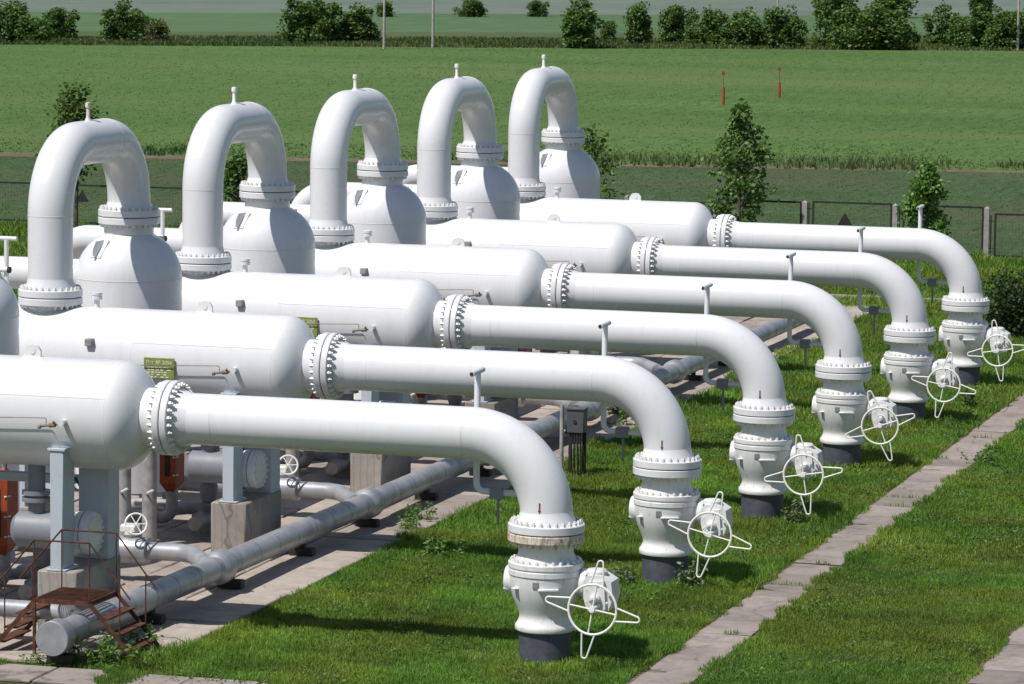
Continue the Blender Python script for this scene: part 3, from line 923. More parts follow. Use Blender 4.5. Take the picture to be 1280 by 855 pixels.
WHEEL_ROT = [8.5, 13, -9.5, -19, 10, -9.5]
for n in range(6):
    lug_txt = {1: ' with a green number plate', 2: ' with a half hidden green plate'}.get(n, '')
    pos = ['closest to the camera and cut by the left edge', 'second from the camera' + lug_txt, 'third from the camera' + lug_txt,
           'fourth from the camera', 'fifth from the camera', 'farthest, near the fence'][n]
    ves = build('horizontal_vessel', (-9.5, 0, 0), n, 'white horizontal steel gas vessel, ' + pos, 'gas vessel', 'white horizontal gas vessels', [
        ('shell', 'shell', [('weld_seam', 'ves_seam_a'), ('weld_seam', 'ves_seam_b'), ('weld_seam', 'ves_seam_l')]),
        ('nozzle', 'ves_hub'), ('flange', 'ves_fl', [('bolts', 'ves_bolts')]), ('riser_nozzle', 'ves_riser'),
        ('flange', 'ves_rfl', [('bolts', 'ves_rb')]), ('lifting_lug', 'lug'), ('small_nozzle', 'small_noz'), ('instrument_box', 'ves_box'),
        ('sample_tube', 'sample_tube'), ('sample_nozzle', 'sample_noz'), ('support_leg', 'col_a'), ('support_leg', 'col_b'),
        ('support_leg', 'col_c'), ('support_leg', 'col_d'), ('rear_plinth', 'col_e'), ('drain_leg', 'drain_a', [('drain_handle', 'drain_handle_a')]), ('drain_leg', 'drain_b', [('drain_handle', 'drain_handle_b')]),])
    if n in (1, 2):
        pl = obj('number_plate', MB().box((-9.435, -0.928, 3.275), (-8.855, -0.900, 3.645), 0.004).mesh('number_plate', 'label_green'), ves, (9.5, 0, 0), 'green painted number plate with white lettering')
        tm = text_mesh({1: '\u0420\u0435\u0433 \u2116 2054', 2: '\u0420\u0435\u0433 \u2116 2052'}[n], 0.092, 'label_ink')
        t1 = obj('lettering', tm, pl, (-9.145, -0.931, 3.535))
        t1.rotation_euler = (R(90), 0, 0)
        rows = MB()
        rr = random.Random(40 + n)
        for k in range(5):
            x = -9.36
            while x < -8.97:
                w = rr.uniform(0.02, 0.07)
                if rr.random() < 0.85:
                    rows.box((x, -0.9315, 3.462 - k * 0.042), (x + w, -0.9275, 3.480 - k * 0.042))
                x += w + rr.uniform(0.012, 0.03)
        obj('small_print', rows.mesh('small_print', 'label_ink'), pl, kind='stuff')
    lab = ['nearest, above the rusty flange', 'meeting the second ball valve', 'meeting the third ball valve', 'meeting the fourth ball valve', 'meeting the fifth ball valve', 'farthest of the six, before the fence'][n]
    build('outlet_pipe', (0, 0, 2.05), n, 'white pipe bending down with red flow arrow, ' + lab, 'pipe', 'white outlet pipes bending down to the valves', [
        ('pipe', 'out_pipe', [('weld_seam', 'out_seam_a'), ('weld_seam', 'out_seam_b'), ('flow_arrow', 'arrow')]),
        ('flange', 'out_fl_v', [('bolts', 'out_bolts_v'), ('flange_hub', 'out_hub_v')]),
        ('flange', 'out_fl_d', [('bolts', 'out_bolts_d'), ('flange_hub', 'out_hub_d')]),
        ('gasket', 'gasket_d'), ('gasket', 'gasket_v')])
    lab = ['nearest, with rust streaked top flange and dark base', 'second nearest, on dark base in grass', 'third from the camera, on dark base', 'fourth from the camera, on dark base',
           'fifth from the camera, on dark base', 'farthest, beside a dark shrub'][n]
    vroot = build('ball_valve', (0, 0, 0), n, 'white ball valve with four loop handwheel, ' + lab, 'valve', 'white ball valves standing in the grass', [
        ('base_pipe', 'v_base'), ('body', 'v_body', [('trunnion_boss', 'v_boss'), ('rib', 'v_rib_a'), ('rib', 'v_rib_b'), ('name_plate', 'v_plate')]),
        ('body_flange', 'v_bflange', [('bolts', 'v_bbolts')]), ('neck', 'v_neck'),
        ('flange', 'v_fl_rust' if n == 0 else 'v_fl', [('bolts', 'v_flb_rust' if n == 0 else 'v_flb')]),
        ('gearbox', 'v_gear'), ('shaft', 'v_shaft')])
    hw = obj('handwheel', M['wheel_ring'], vroot, (0.955, -0.73, 1.0))
    hw.rotation_euler = (R(-4), R(WHEEL_ROT[n]), R(random.uniform(-4, 8)))
    obj('spokes', M['wheel_spokes'], hw)
    for k in range(4):
        lp = obj('handle_loop', M['wheel_loop'], hw)
        lp.rotation_euler = (0, R(90 * k), 0)
    lab = ['off the left edge of the picture', 'leftmost, with a rust stained vent stub', 'second from the left', 'third from the left, in the middle', 'second from the right', 'rightmost and farthest'][n]
    build('vertical_vessel', (XU, YD, 0), n, 'white upright vessel with domed top, ' + ['only its dome side showing at the left edge', 'leftmost with its whole dome showing', 'second of the fully visible domes', 'middle of the five whole domes', 'fourth whole dome from the left', 'rightmost and farthest dome'][n], 'gas vessel', 'white upright domed gas vessels', [
        ('shell', 'd_shell', [('weld_seam', 'd_seam')]), ('flange', 'd_fl', [('bolts', 'd_bolts')]), ('lifting_lug', 'd_lug0'), ('lifting_lug', 'd_lug1'), ('foot', 'd_foot0'), ('foot', 'd_foot1'), ('foot', 'd_foot2'), ('foot', 'd_foot3')])
    if n > 0:
        build('crossover_pipe', (XU, 0, ZU1), n, 'white pipe arch shaped like an inverted U, ' + lab, 'pipe', 'white inverted U pipe arches', [
            ('pipe', 'u_pipe', [('weld_seam', 'u_seam_a'), ('weld_seam', 'u_seam_b')]),
            ('flange', 'u_fl_a', [('bolts', 'u_ba'), ('flange_hub', 'u_hub_a')]), ('flange', 'u_fl_b', [('bolts', 'u_bb'), ('flange_hub', 'u_hub_b')]),
            ('gasket', 'gasket_u1'), ('gasket', 'gasket_u2'), ('vent_stub', 'u_vent_rust' if n == 1 else 'u_vent')])
        build('inlet_pipe', (-16.38, YD, 0), n, 'thinner white pipe running left from the ' + ['', 'leftmost whole dome', 'second whole dome', 'middle dome', 'fourth whole dome', 'farthest dome'][n], 'pipe', 'thinner white pipes behind the domes', [
            ('pipe', 'in_pipe', [('weld_seam', 'in_seam')])])
    build('vent_pipe', (XV, YV, 0), n, 'slim white T topped vent pipe behind the ' + NEAR[n] + ' outlet pipe bend', 'vent pipe', 'slim T topped vent pipes by the outlet bends', [
        ('stem', 'vent'), ('tee', 'vent_t', [('open_end', 'vent_end')]), ('coupling', 'vent_box'), ('drain_stub', 'vent_drop')])
    if n in (1, 2):
        build('vessel_vent', (XT, 0, ZP + VR), n, 'slim white T topped vent left of the ' + {1: 'leftmost pipe arch, at the picture edge', 2: 'second pipe arch'}[n], 'vent pipe', 'slim vents on the vessel ends', [
            ('stem', 'tv'), ('tee', 'tv_t'), ('side_pipe', 'tv_b', [('dark_cap', 'tv_c')])])
    if n < 5:
        p = build('concrete_plinth', (-7.81, 0, 0), n, 'grey concrete block carrying the vessel legs ' + ROW[n], 'plinth', 'concrete blocks under the vessel legs', [('block', 'plinth')])
        build('drum', (-8.3, 0, 1.3), n, 'small drum with white bolted cover under vessel ' + ROW[n], 'drum', 'small drums under the vessels', [
            ('drum_shell', 'drum'), ('end_cover', 'drum_fl', [('bolts', 'drum_bolts')]), ('drum_nozzle', 'drum_noz')])
        build('branch_pipe', (-8.6, BY, 0), n, 'grey insulated branch pipe with small handwheel valve ' + ROW[n], 'pipe', 'insulated branch pipes feeding the header', [
            ('pipe', 'br_pipe'), ('valve_jacket', 'br_body', [('valve_gear', 'br_gear'), ('handwheel', 'br_wheel')])])
        build('cable_tray', (-9.8, 1.39, 0), n, 'blue grey cable tray on posts under the vessels ' + ROW[n], 'cable tray', 'cable trays under the vessels', [
            ('tray', 'tray'), ('post', 'tray_post'), ('post', 'tray_post2'), ('cable', 'tray_cables')])
        build('drain_pipe', (-9.2, 2.1, 0), n, 'low grey drain pipe with valve on concrete block ' + ROW[n], 'pipe', 'low drain pipes under the vessels', [
            ('block', 'lowblock'), ('pipe', 'lowpipe'), ('valve_body', 'lowvalve')])
        build('gauge_cabinet', (-10.14, 2.28, 0), n, 'orange pointed steel gauge cabinet ' + ['at the left picture edge', 'behind the nearest vessel end', 'glimpsed under the second outlet pipe', 'glimpsed under the third outlet pipe', 'mostly hidden in the fifth row'][n], 'cabinet', 'orange gauge cabinets', [
            ('casing', 'cab', [('viewing_slot', 'cab_slot'), ('clip', 'cab_clip0'), ('clip', 'cab_clip1'), ('clip', 'cab_clip2')]), ('stand_pipe', 'cab_pipe'), ('bracket', 'cab_arm')])

# ------------------------------------------------------------------ header pipe
HY0, HY1 = -3.30, 50.0


def hx(y):
    return -6.87 + (y + 3.3) * 0.0092


hd = empty('header_pipe', (hx(-3.3), -3.3, 0), 'long grey insulated header pipe lying beside the row of plinths', 'pipe')
off = (-hx(-3.3), 3.3, 0)
HZ = 0.50
hdir = Vector((hx(1) - hx(0), 1, 0)).normalized()
obj('pipe', MB().tube([(hx(HY0), HY0, HZ), (hx(HY1), HY1, HZ)], 0.215, 36).mesh('pipe', 'insulation_sheet'), hd, off)
obj('end_cap', MB().lathe([(0.10, -0.004), (0.262, 0.0), (0.27, 0.01), (0.27, 0.30), (0.215, 0.42), (0.21, 0.43)], (hx(HY0), HY0 - 0.05, HZ), hdir, 36).mesh('end_cap', 'insulation_sheet'), hd, off)
bands = MB()
y = HY0 + 0.9
while y < HY1:
    bands.lathe([(0.21, -0.02), (0.2175, -0.018), (0.2175, 0.018), (0.21, 0.02)], (hx(y), y, HZ), hdir, 28, cap=False)
    y += 0.95
obj('bands', bands.mesh('bands', 'insulation_band'), hd, off, kind='stuff')
cm = MB().lathe([(0.215, -0.26), (0.285, -0.18), (0.292, -0.16), (0.292, 0.10), (0.285, 0.12), (0.215, 0.125)], (0, 0, HZ), hdir, 32).mesh('collar', 'insulation_sheet')
sm = MB().box((-0.22, -0.10, 0.06), (0.22, 0.10, 0.20), 0.01).box((-0.05, -0.06, 0.2), (0.05, 0.06, 0.36)).mesh('support_block', 'black_steel')
for n in range(6):
    y = 3.72 + n * S
    obj('collar', cm, hd, (hx(y) + off[0], y + 3.3, 0))
for k in range(14):
    y = -2.95 + k * 3.6
    obj('support_block', sm, hd, (hx(y) + off[0], y + 3.3, 0))
fp = empty('feeder_pipe', (-8.6, -1.45, 0), 'grey insulated pipe entering from the left edge under the rusty stile', 'pipe')
obj('pipe', MB().tube([(-13, -1.45, 0.56), (-7.7, -1.45, 0.56), (-7.3, -1.62, 0.56), (-6.88, -2.0, 0.52)], 0.14, 22).mesh('pipe', 'insulation_sheet'), fp, (8.6, 1.45, 0))

# ------------------------------------------------------------------ rusty stile over the header
SX0, SX1, SY0, SY1, SZ = -7.55, -6.63, -2.43, -1.35, 0.93
stile = empty('stile', (-7.1, -1.9, 0), 'rusty steel stile with railings stepping over the grey header pipe', 'stile')
so = (7.1, 1.9, 0)
for y in (SY0, SY1):
    for x in (SX0,):
        obj('leg', MB().bar((x, y, 0), (x, y, SZ), 0.045, 0.045, (0, 1, 0)).mesh('leg', 'rusty_steel'), stile, so)
fr = MB()
fr.bar((SX0, SY0, SZ - 0.03), (SX1, SY0, SZ - 0.03), 0.03, 0.07)
fr.bar((SX0, SY1, SZ - 0.03), (SX1, SY1, SZ - 0.03), 0.03, 0.07)
fr.bar((SX0, SY0, SZ - 0.03), (SX0, SY1, SZ - 0.03), 0.03, 0.066)
fr.bar((SX1, SY0, SZ - 0.03), (SX1, SY1, SZ - 0.03), 0.03, 0.066)
plat = obj('platform', fr.mesh('platform', 'rusty_steel'), stile, so)
gm = MB()
for k in range(22):
    x = SX0 + 0.04 + k * (SX1 - SX0 - 0.08) / 21
    gm.bar((x, SY0 + 0.016, SZ - 0.005), (x, SY1 - 0.016, SZ - 0.005), 0.014, 0.03)
obj('grating', gm.mesh('grating', 'rusty_steel'), plat, kind='stuff')
for side in (1, -1):
    xa = SX1 if side == 1 else SX0
    xb = xa + side * 0.80
    for y in (SY0, SY1):
        obj('stringer', MB().bar((xa, y, SZ - 0.03), (xb, y, 0.0), 0.022, 0.065).mesh('stringer', 'rusty_steel'), stile, so)
    for k in range(3):
        t = (k + 1) / 4 + 0.02
        x, z = xa + (xb - xa) * t, SZ * (1 - t)
        obj('tread', MB().box((x - 0.11, SY0 + 0.013, z - 0.015), (x + 0.11, SY1 - 0.013, z + 0.012), 0.004).mesh('tread', 'rusty_steel'), stile, so)
rails = MB()
for y in (SY0, SY1):
    rl = MB()
    pts = [(SX0 - 0.72, y, SZ + 0.10), (SX0, y, 1.85), (SX1, y, 1.85), (SX1 + 0.68, y, 1.00)]
    for a_, b_ in zip(pts[:-1], pts[1:]):
        rl.tube([a_, b_], 0.014, 8)
    hr = obj('handrail', rl.mesh('handrail', 'rusty_steel'), stile, so)
    for (x, z0, z1) in ((SX0, SZ, 1.85), (SX1, SZ, 1.85), (SX1 + 0.50, 0.36, 1.225), (SX0 - 0.50, 0.36, 1.32)):
        obj('rail_post', MB().tube([(x, y, z0), (x, y, z1)], 0.0115, 8).mesh('rail_post', 'rusty_steel'), hr)

# ------------------------------------------------------------------ junction box on posts, cables
jb = empty('junction_box', (-4.9, 19.74, 0), 'grey electrical junction box on dark posts in the grass', 'junction box')
jo = (0, 0, 0)
bxm = obj('box', MB().box((-0.20, -0.14, 0.92), (0.17, 0.16, 1.42), 0.012).box((-0.22, -0.16, 1.40), (0.19, 0.18, 1.44), 0.006).mesh('box', 'box_paint'), jb)
obj('lock', MB().lathe([(0.04, 0), (0.04, 0.02)], (-0.02, -0.138, 1.16), (0, -1, 0), 12).mesh('lock', 'dark_gap'), bxm)
for x in (-0.16, 0.14):
    obj('post', MB().box((x - 0.035, 0.02, 0), (x + 0.035, 0.09, 0.92), 0.004).mesh('post', 'black_steel'), jb)
for k, x in enumerate((-0.08, -0.03, 0.03, 0.08)):
    obj('cable', MB().tube([(x, -0.08, 0.92), (x + 0.02 * (k - 1.5), -0.1, 0.5), (x + 0.01 * (k - 1), -0.05, 0.0)], 0.022, 8).mesh('cable', 'black_steel'), jb)
tag(obj('steel_post', MB().tube([(0, 0, 0), (0, 0, 1.46)], 0.045, 12).mesh('steel_post', 'old_pipe'), loc=(-5.28, 19.9, 0)), 'thin grey steel post left of the junction box', 'post')

# ------------------------------------------------------------------ fence
FY = 75.3
fence = empty('fence', (-20, FY, 0), 'wire panel fence on concrete posts along the edge of the lawn', 'fence')
PX = [-5.42 - 3.22 * k for k in range(-3, 14)]
pm = MB().prism([(-0.09, -0.09, 0), (0.09, -0.09, 0), (0.09, 0.09, 0), (-0.09, 0.09, 0)], (0, 0, 1.86)).mesh('post', 'fence_concrete')
pcap = MB().add([(-0.09, -0.09, 1.86), (0.09, -0.09, 1.86), (0.09, 0.09, 1.86), (-0.09, 0.09, 1.86), (0, 0, 1.93)], [(0, 1, 4), (1, 2, 4), (2, 3, 4), (3, 0, 4)]).mesh('cap', 'fence_concrete')
rr = random.Random(5)
for i, x in enumerate(PX):
    po = obj('post', pm, fence, (x + 20, 0, 0))
    obj('cap', pcap, po)
    if i + 1 < len(PX):
        xl, xr = PX[i + 1] + 0.30, x - 0.14
        top = {2: 1.66, 3: 1.86, 4: 1.88, 5: 1.84}.get(i, 1.86 - 0.02 * i if i < 9 else 1.62) + rr.uniform(-0.02, 0.02)
        bot = 0.22
        f = MB()
        for (a_, b_) in (((xl, 0, bot), (xr, 0, bot)), ((xl, 0, top), (xr, 0, top)), ((xl, 0, bot), (xl, 0, top)), ((xr, 0, bot), (xr, 0, top))):
            f.bar(a_, b_, 0.065, 0.065, (0, 1, 0))
        for zz_ in (bot + 0.25, top - 0.25):
            f.bar((x - 0.14, 0, zz_), (x - 0.08, 0, zz_), 0.03, 0.03, (0, 1, 0))
            f.bar((PX[i + 1] + 0.08, 0, zz_), (xl, 0, zz_), 0.03, 0.03, (0, 1, 0))
        f.bar((PX[i + 1] + 0.15, 0, bot), (PX[i + 1] + 0.15, 0, top - 0.05), 0.04, 0.04, (0, 1, 0))
        po2 = obj('panel_frame', f.mesh('panel_frame', 'black_steel'), fence, (20, 0, 0))
        g = MB()
        xx = xl + 0.12
        while xx < xr:
            g.bar((xx, 0.004, bot), (xx, 0.004, top), 0.0025, 0.0025, (0, 1, 0))
            xx += 0.12
        zz_ = bot + 0.12
        while zz_ < top:
            g.bar((xl, -0.004, zz_), (xr, -0.004, zz_), 0.0025, 0.0025, (0, 1, 0))
            zz_ += 0.12
        obj('wire_mesh', g.mesh('wire_mesh', 'black_steel'), po2, kind='stuff')


def tri_sign(x, z, label):
    s = 0.27
    o = obj('warning_sign', MB().prism([(-s, 0, -s * 0.75), (s, 0, -s * 0.75), (0, 0, s * 0.95)], (0, 0.012, 0)).mesh('warning_sign', 'black_steel'), None, (x, FY - 0.06, z))
    tag(o, label, 'sign', 'triangular fence signs')


tri_sign(-10.41, 1.30, 'dark triangular sign on the fence right of the tall young tree')
tri_sign(-39.2, 1.20, 'dark triangular sign on the fence seen through the leftmost pipe arch')
sq = obj('square_sign', MB().box((-0.22, -0.01, -0.16), (0.22, 0.01, 0.16), 0.004).mesh('square_sign', 'dark_gap'), None, (-7.04, FY - 0.05, 1.27))
tag(sq, 'small dark square sign on the fence by the short young tree', 'sign')

# ------------------------------------------------------------------ foliage helpers


def leaf_mesh(name, centers, size, cols, rs, droop=0.3, aspect=0.55, mat='leaves', upbias=0.35):
    """one folded diamond (two triangles) per leaf"""
    n = len(centers)
    d = rs.normal(size=(n, 3))
    d[:, 2] = d[:, 2] * 0.6 - droop
    d /= np.linalg.norm(d, axis=1)[:, None]
    nn = rs.normal(size=(n, 3))
    nn[:, 2] += upbias * 3
    s = np.cross(d, nn)
    s /= np.linalg.norm(s, axis=1)[:, None] + 1e-9
    L = size * rs.uniform(0.65, 1.25, n)[:, None]
    up = np.cross(s, d)
    v = np.empty((n, 4, 3))
    v[:, 0] = centers
    v[:, 1] = centers + d * L * 0.5 + s * L * aspect * 0.5 + up * L * 0.06
    v[:, 2] = centers + d * L
    v[:, 3] = centers + d * L * 0.5 - s * L * aspect * 0.5 + up * L * 0.06
    idx = np.arange(n)[:, None] * 4
    tris = np.concatenate([idx + [[0, 1, 2]], idx + [[0, 2, 3]]], axis=1).reshape(-1, 3)
    return raw_mesh(name, v.reshape(-1, 3), tris, np.repeat(cols, 4, axis=0), mat)


def raw_mesh(name, v, tris, cols, mat):
    me = bpy.data.meshes.new(name)
    nv, nt = len(v), len(tris)
    me.vertices.add(nv)
    me.vertices.foreach_set('co', np.ascontiguousarray(v, np.float32).ravel())
    me.loops.add(nt * 3)
    me.loops.foreach_set('vertex_index', np.ascontiguousarray(tris, np.int32).ravel())
    me.polygons.add(nt)
    me.polygons.foreach_set('loop_start', np.arange(0, nt * 3, 3, dtype=np.int32))
    me.polygons.foreach_set('loop_total', np.full(nt, 3, np.int32))
    at = me.color_attributes.new('tint', 'FLOAT_COLOR', 'POINT')
    c4 = np.ones((nv, 4), np.float32)
    c4[:, :3] = cols
    at.data.foreach_set('color', c4.ravel())
    me.materials.append(MATS[mat])
    me.update()
    me.validate()
    return me


def tints(n, rs, base, var=0.25, yellow=0.25):
    c = np.array(base)[None, :] * rs.uniform(1 - var, 1 + var, n)[:, None]
    y = (rs.random(n) ** 2)[:, None] * yellow
    return c * (1 - y) + y * c * np.array([1.7, 1.25, 0.7])


# ------------------------------------------------------------------ grass


def in_view(x, y, z, mx=3.0, my=2.0):
    d = np.stack([x - CAM.x, y - CAM.y, np.full_like(x, z) - CAM.z], 1)
    r_ = d @ np.array(CR.col[0])
    u_ = d @ np.array(CR.col[1])
    f_ = -(d @ np.array(CR.col[2]))
    k = 4792.0
    pxm = k / np.maximum(f_, 1)
    return (np.abs(r_) * pxm < 640 + mx * pxm) & (u_ * pxm < 428 + my * pxm) & (u_ * pxm > -428 - my * pxm) & (f_ > 5)


def vnoise(x, y, cell, seed):
    rs = np.random.default_rng(seed)
    tab = rs.random((256, 256))
    fx, fy = x / cell, y / cell
    ix, iy = np.floor(fx).astype(int), np.floor(fy).astype(int)
    tx, ty = fx - ix, fy - iy
    tx, ty = tx * tx * (3 - 2 * tx), ty * ty * (3 - 2 * ty)
    g = lambda a, b: tab[a % 256, b % 256]
    return (g(ix, iy) * (1 - tx) + g(ix + 1, iy) * tx) * (1 - ty) + (g(ix, iy + 1) * (1 - tx) + g(ix + 1, iy + 1) * tx) * ty


def blades(name, x, y, h, w, base, rs, lean=0.35, z0=0.0, dry=None, var=0.25, yellow=0.3):
    n = len(x)
    az = rs.uniform(0, 2 * np.pi, n)
    fa = rs.uniform(0, 2 * np.pi, n)
    ln = np.abs(rs.normal(0, lean, n)) * h
    sx, sy = np.cos(fa) * w / 2, np.sin(fa) * w / 2
    bx, by = np.cos(az) * ln, np.sin(az) * ln
    v = np.empty((n, 5, 3))
    v[:, 0] = np.stack([x - sx, y - sy, np.zeros(n) + z0], 1)
    v[:, 1] = np.stack([x + sx, y + sy, np.zeros(n) + z0], 1)
    v[:, 2] = np.stack([x - sx * 0.8 + bx * 0.35, y - sy * 0.8 + by * 0.35, z0 + h * 0.58], 1)
    v[:, 3] = np.stack([x + sx * 0.8 + bx * 0.35, y + sy * 0.8 + by * 0.35, z0 + h * 0.58], 1)
    v[:, 4] = np.stack([x + bx, y + by, z0 + h * (1 - 0.25 * np.minimum(ln / h, 1.5) ** 2)], 1)
    i = np.arange(n)[:, None] * 5
    tris = np.concatenate([i + [[0, 1, 3]], i + [[0, 3, 2]], i + [[2, 3, 4]]], 1).reshape(-1, 3)
    c = tints(n, rs, base, var, yellow)
    if dry is not None:
        k = dry[:, None]
        c = c * (1 - k) + k * np.array([0.27, 0.22, 0.10])
    return raw_mesh(name, v.reshape(-1, 3), tris, np.repeat(c, 5, 0), 'grass_blades')


def lawn_points(x0, x1, y0, y1, dens, rs):
    n = int((x1 - x0) * (y1 - y0) * dens)
    x, y = rs.uniform(x0, x1, n), rs.uniform(y0, y1, n)
    k = in_view(x, y, 0.1)
    return x[k], y[k]


GREEN = (0.140, 0.240, 0.038)


def lawn(name, regions, label):
    rs = np.random.default_rng(hash(name) % 1000 if False else len(name))
    xs, ys, ws, hs = [], [], [], []
    for (x0, x1, y0, y1, dens, w, hh) in regions:
        x, y = lawn_points(x0, x1, y0, y1, dens, rs)
        xs.append(x)
        ys.append(y)
        ws.append(np.full(len(x), w))
        hs.append(np.full(len(x), hh))
    x, y, w, h = map(np.concatenate, (xs, ys, ws, hs))
    # ragged edges along slabs
    e1 = np.minimum(XE + 0.02, XE + 0.45 * (vnoise(x, y, 0.45, 3) - 0.60) + 1.1 * (vnoise(x, y, 2.6, 4) - 0.55))
    p0 = 1.68 + 0.24 * (vnoise(x, y, 0.30, 5) - 0.42) + 0.10 * (vnoise(x, y, 1.9, 55) - 0.4)
    p1 = 2.62 - 0.28 * (vnoise(x, y, 0.32, 6) - 0.32) - 0.12 * (vnoise(x, y, 2.1, 56) - 0.4)
    q0 = 6.55 + 0.3 * (vnoise(x, y, 0.5, 7) - 0.35)
    q1 = 7.75 - 0.3 * (vnoise(x, y, 0.5, 8) - 0.35)
    onap = (x < e1) & (y < 56.8) & (y > -2.95) & (x > XE - 12)
    joint = (np.abs(((y + 4.2) % 1.22) - np.where(((y + 4.2) % 1.22) > 0.61, 1.22, 0.0)) < 0.035) & (vnoise(x, y, 0.45, 77) > 0.72)
    onpath = (x > p0) & (x < p1) & ~joint
    onside = (x > q0) & (x < q1) & (y < 45)
    oncross = (y < -3.22) & (x < -2.6 + 0.5 * (vnoise(x, y, 0.7, 12) - 0.5)) & (x > -9) & (vnoise(x, y, 0.8, 13) < 0.62)
    onv = (x * x + ((y + S / 2) % S - S / 2) ** 2 < 0.41 ** 2) & (y > -1) & (y < 5 * S + 1)
    k = ~(onap | onpath | onside | oncross | onv)
    big_ = vnoise(x, y, 1.7, 21)
    med = vnoise(x, y, 0.42, 22)
    bare = vnoise(x, y, 2.9, 23) > 0.88
    k &= ~(bare & (rs.random(len(x)) < 0.55)) & (med + 0.5 * rs.random(len(x)) > 0.28)
    x, y, w, h, big_, med = x[k], y[k], w[k], h[k], big_[k], med[k]
    # the strip right of the path is cut short, the rest is left to grow
    h = h * np.where(x > 2.4, 0.72, 1.0)
    # taller where nobody mows: along the edges of slabs and around the valve feet
    edge = np.minimum(np.minimum(np.abs(x - 1.60), np.abs(x - XE)), np.abs(x - 2.66))
    tall = 1 + 0.55 * np.exp(-(edge / 0.35) ** 2)
    vx = ((y + S / 2) % S - S / 2)
    tall += 0.5 * np.exp(-((x ** 2 + vx ** 2) / 0.75 ** 2))
    clump = vnoise(x, y, 0.30, 24)
    h = h * (0.45 + 0.8 * med + 1.1 * np.clip(clump - 0.55, 0, 1) ** 1.2) * (0.70 + 0.7 * big_) * tall * rs.uniform(0.6, 1.35, len(x))
    w = w * rs.uniform(0.6, 1.5, len(x))
    pd = vnoise(x, y, 1.15, 31)
    dry = np.clip((pd - 0.86) * 6, 0, 0.75) * (rs.random(len(x)) < 0.5) + (rs.random(len(x)) < 0.025) * 0.6
    dry = np.clip(dry, 0, 0.85)
    zb = np.where((x < XE) & (y > -2.95) & (y < 56.8) & (x > XE - 12), 0.05, 0.0)
    zb = np.where(((y < -3.2) & (x < -2.4)), 0.035, zb)
    zb = np.where(((x > 1.70) & (x < 2.62)) | ((x > 6.55) & (x < 7.75)), 0.016, zb)
    me = blades(name, x, y, h, w, GREEN, rs, z0=zb, dry=dry, lean=0.65, yellow=0.3)
    # patches of slightly different grass
    c4 = np.empty(len(me.vertices) * 4, np.float32)
    me.color_attributes['tint'].data.foreach_get('color', c4)
    c4 = c4.reshape(-1, 4)
    f1 = np.repeat(0.74 + 0.54 * vnoise(x, y, 2.6, 41), 5)
    f2 = np.repeat(0.74 + 0.54 * vnoise(x, y, 0.55, 42), 5)
    c4[:, 0] *= f1 * (0.75 + 0.5 * np.repeat(vnoise(x, y, 1.4, 43), 5)) * f2
    c4[:, 1] *= f1 * f2
    c4[:, 2] *= f1 * f2
    me.color_attributes['tint'].data.foreach_set('color', c4.ravel())
    o = obj('lawn_grass', me, kind='stuff')
    tag(o, label, 'grass')
    return o


lawn('lawn_grass', [
    (-12.0, 9.0, -5.0, 12.0, 1500, 0.011, 0.092),
    (-7.0, 9.0, 12.0, 30.0, 800, 0.015, 0.10),
    (-9.0, 9.0, 30.0, 58.0, 330, 0.022, 0.12),
    (-24.0, 6.0, 57.0, 75.4, 150, 0.036, 0.20),
    (-52.0, -17.6, 30.0, 75.4, 70, 0.045, 0.28)], 'short green lawn grass around the valves and along the paths')

# low broad leaved plants scattered through the lawn
rs_ = np.random.default_rng(88)
wx_, wy_ = rs_.uniform(-5.4, 9, 5200), rs_.uniform(-4, 40, 5200)
kk = in_view(wx_, wy_, 0.1) & (vnoise(wx_, wy_, 1.6, 90) + 0.25 * rs_.random(5200) > 0.70) & ~((wx_ > 1.6) & (wx_ < 2.75)) & ~((wx_ > 6.45) & (wx_ < 7.8)) & (wx_ > XE + 0.3)
wx_, wy_ = wx_[kk], wy_[kk]
m_ = 12
cc = np.stack([np.repeat(wx_, m_), np.repeat(wy_, m_), np.zeros(len(wx_) * m_)], 1)
cc += rs_.normal(0, 1, cc.shape) * np.array([0.055, 0.055, 0.0])
cc[:, 2] = 0.05 + 0.09 * rs_.random(len(cc)) * np.repeat(rs_.uniform(0.5, 1.6, len(wx_)), m_)
tt = tints(len(cc), rs_, (0.104, 0.190, 0.044), 0.2, 0.25) * np.repeat(rs_.uniform(0.6, 1.2, len(wx_)), m_)[:, None]
tag(obj('lawn_weeds', leaf_mesh('lawn_weeds', cc, 0.052, tt, rs_, droop=-0.15, aspect=0.6), kind='stuff'), 'small broad leaved weeds scattered through the lawn', 'weeds')

# crops and rough growth on the fields, as low leafy tufts


def poly_points(l0, l1, dens, rs, y_hint):
    xs, ys = [], []
    (ax, ay), (bx, by) = l0
    (cx_, cy_), (dx_, dy_) = l1
    w = math.hypot(bx - ax, by - ay) * 1.25
    dep = max(cy_ - ay, dy_ - by)
    n = int(w * dep * dens)
    s, t = rs.uniform(-0.15, 1.15, n), rs.uniform(0, 1, n)
    x = (ax + (bx - ax) * s) * (1 - t) + (cx_ + (dx_ - cx_) * s) * t
    y = (ay + (by - ay) * s) * (1 - t) + (cy_ + (dy_ - cy_) * s) * t
    k = in_view(x, y, 0.1, 6, 5)
    return x[k], y[k]


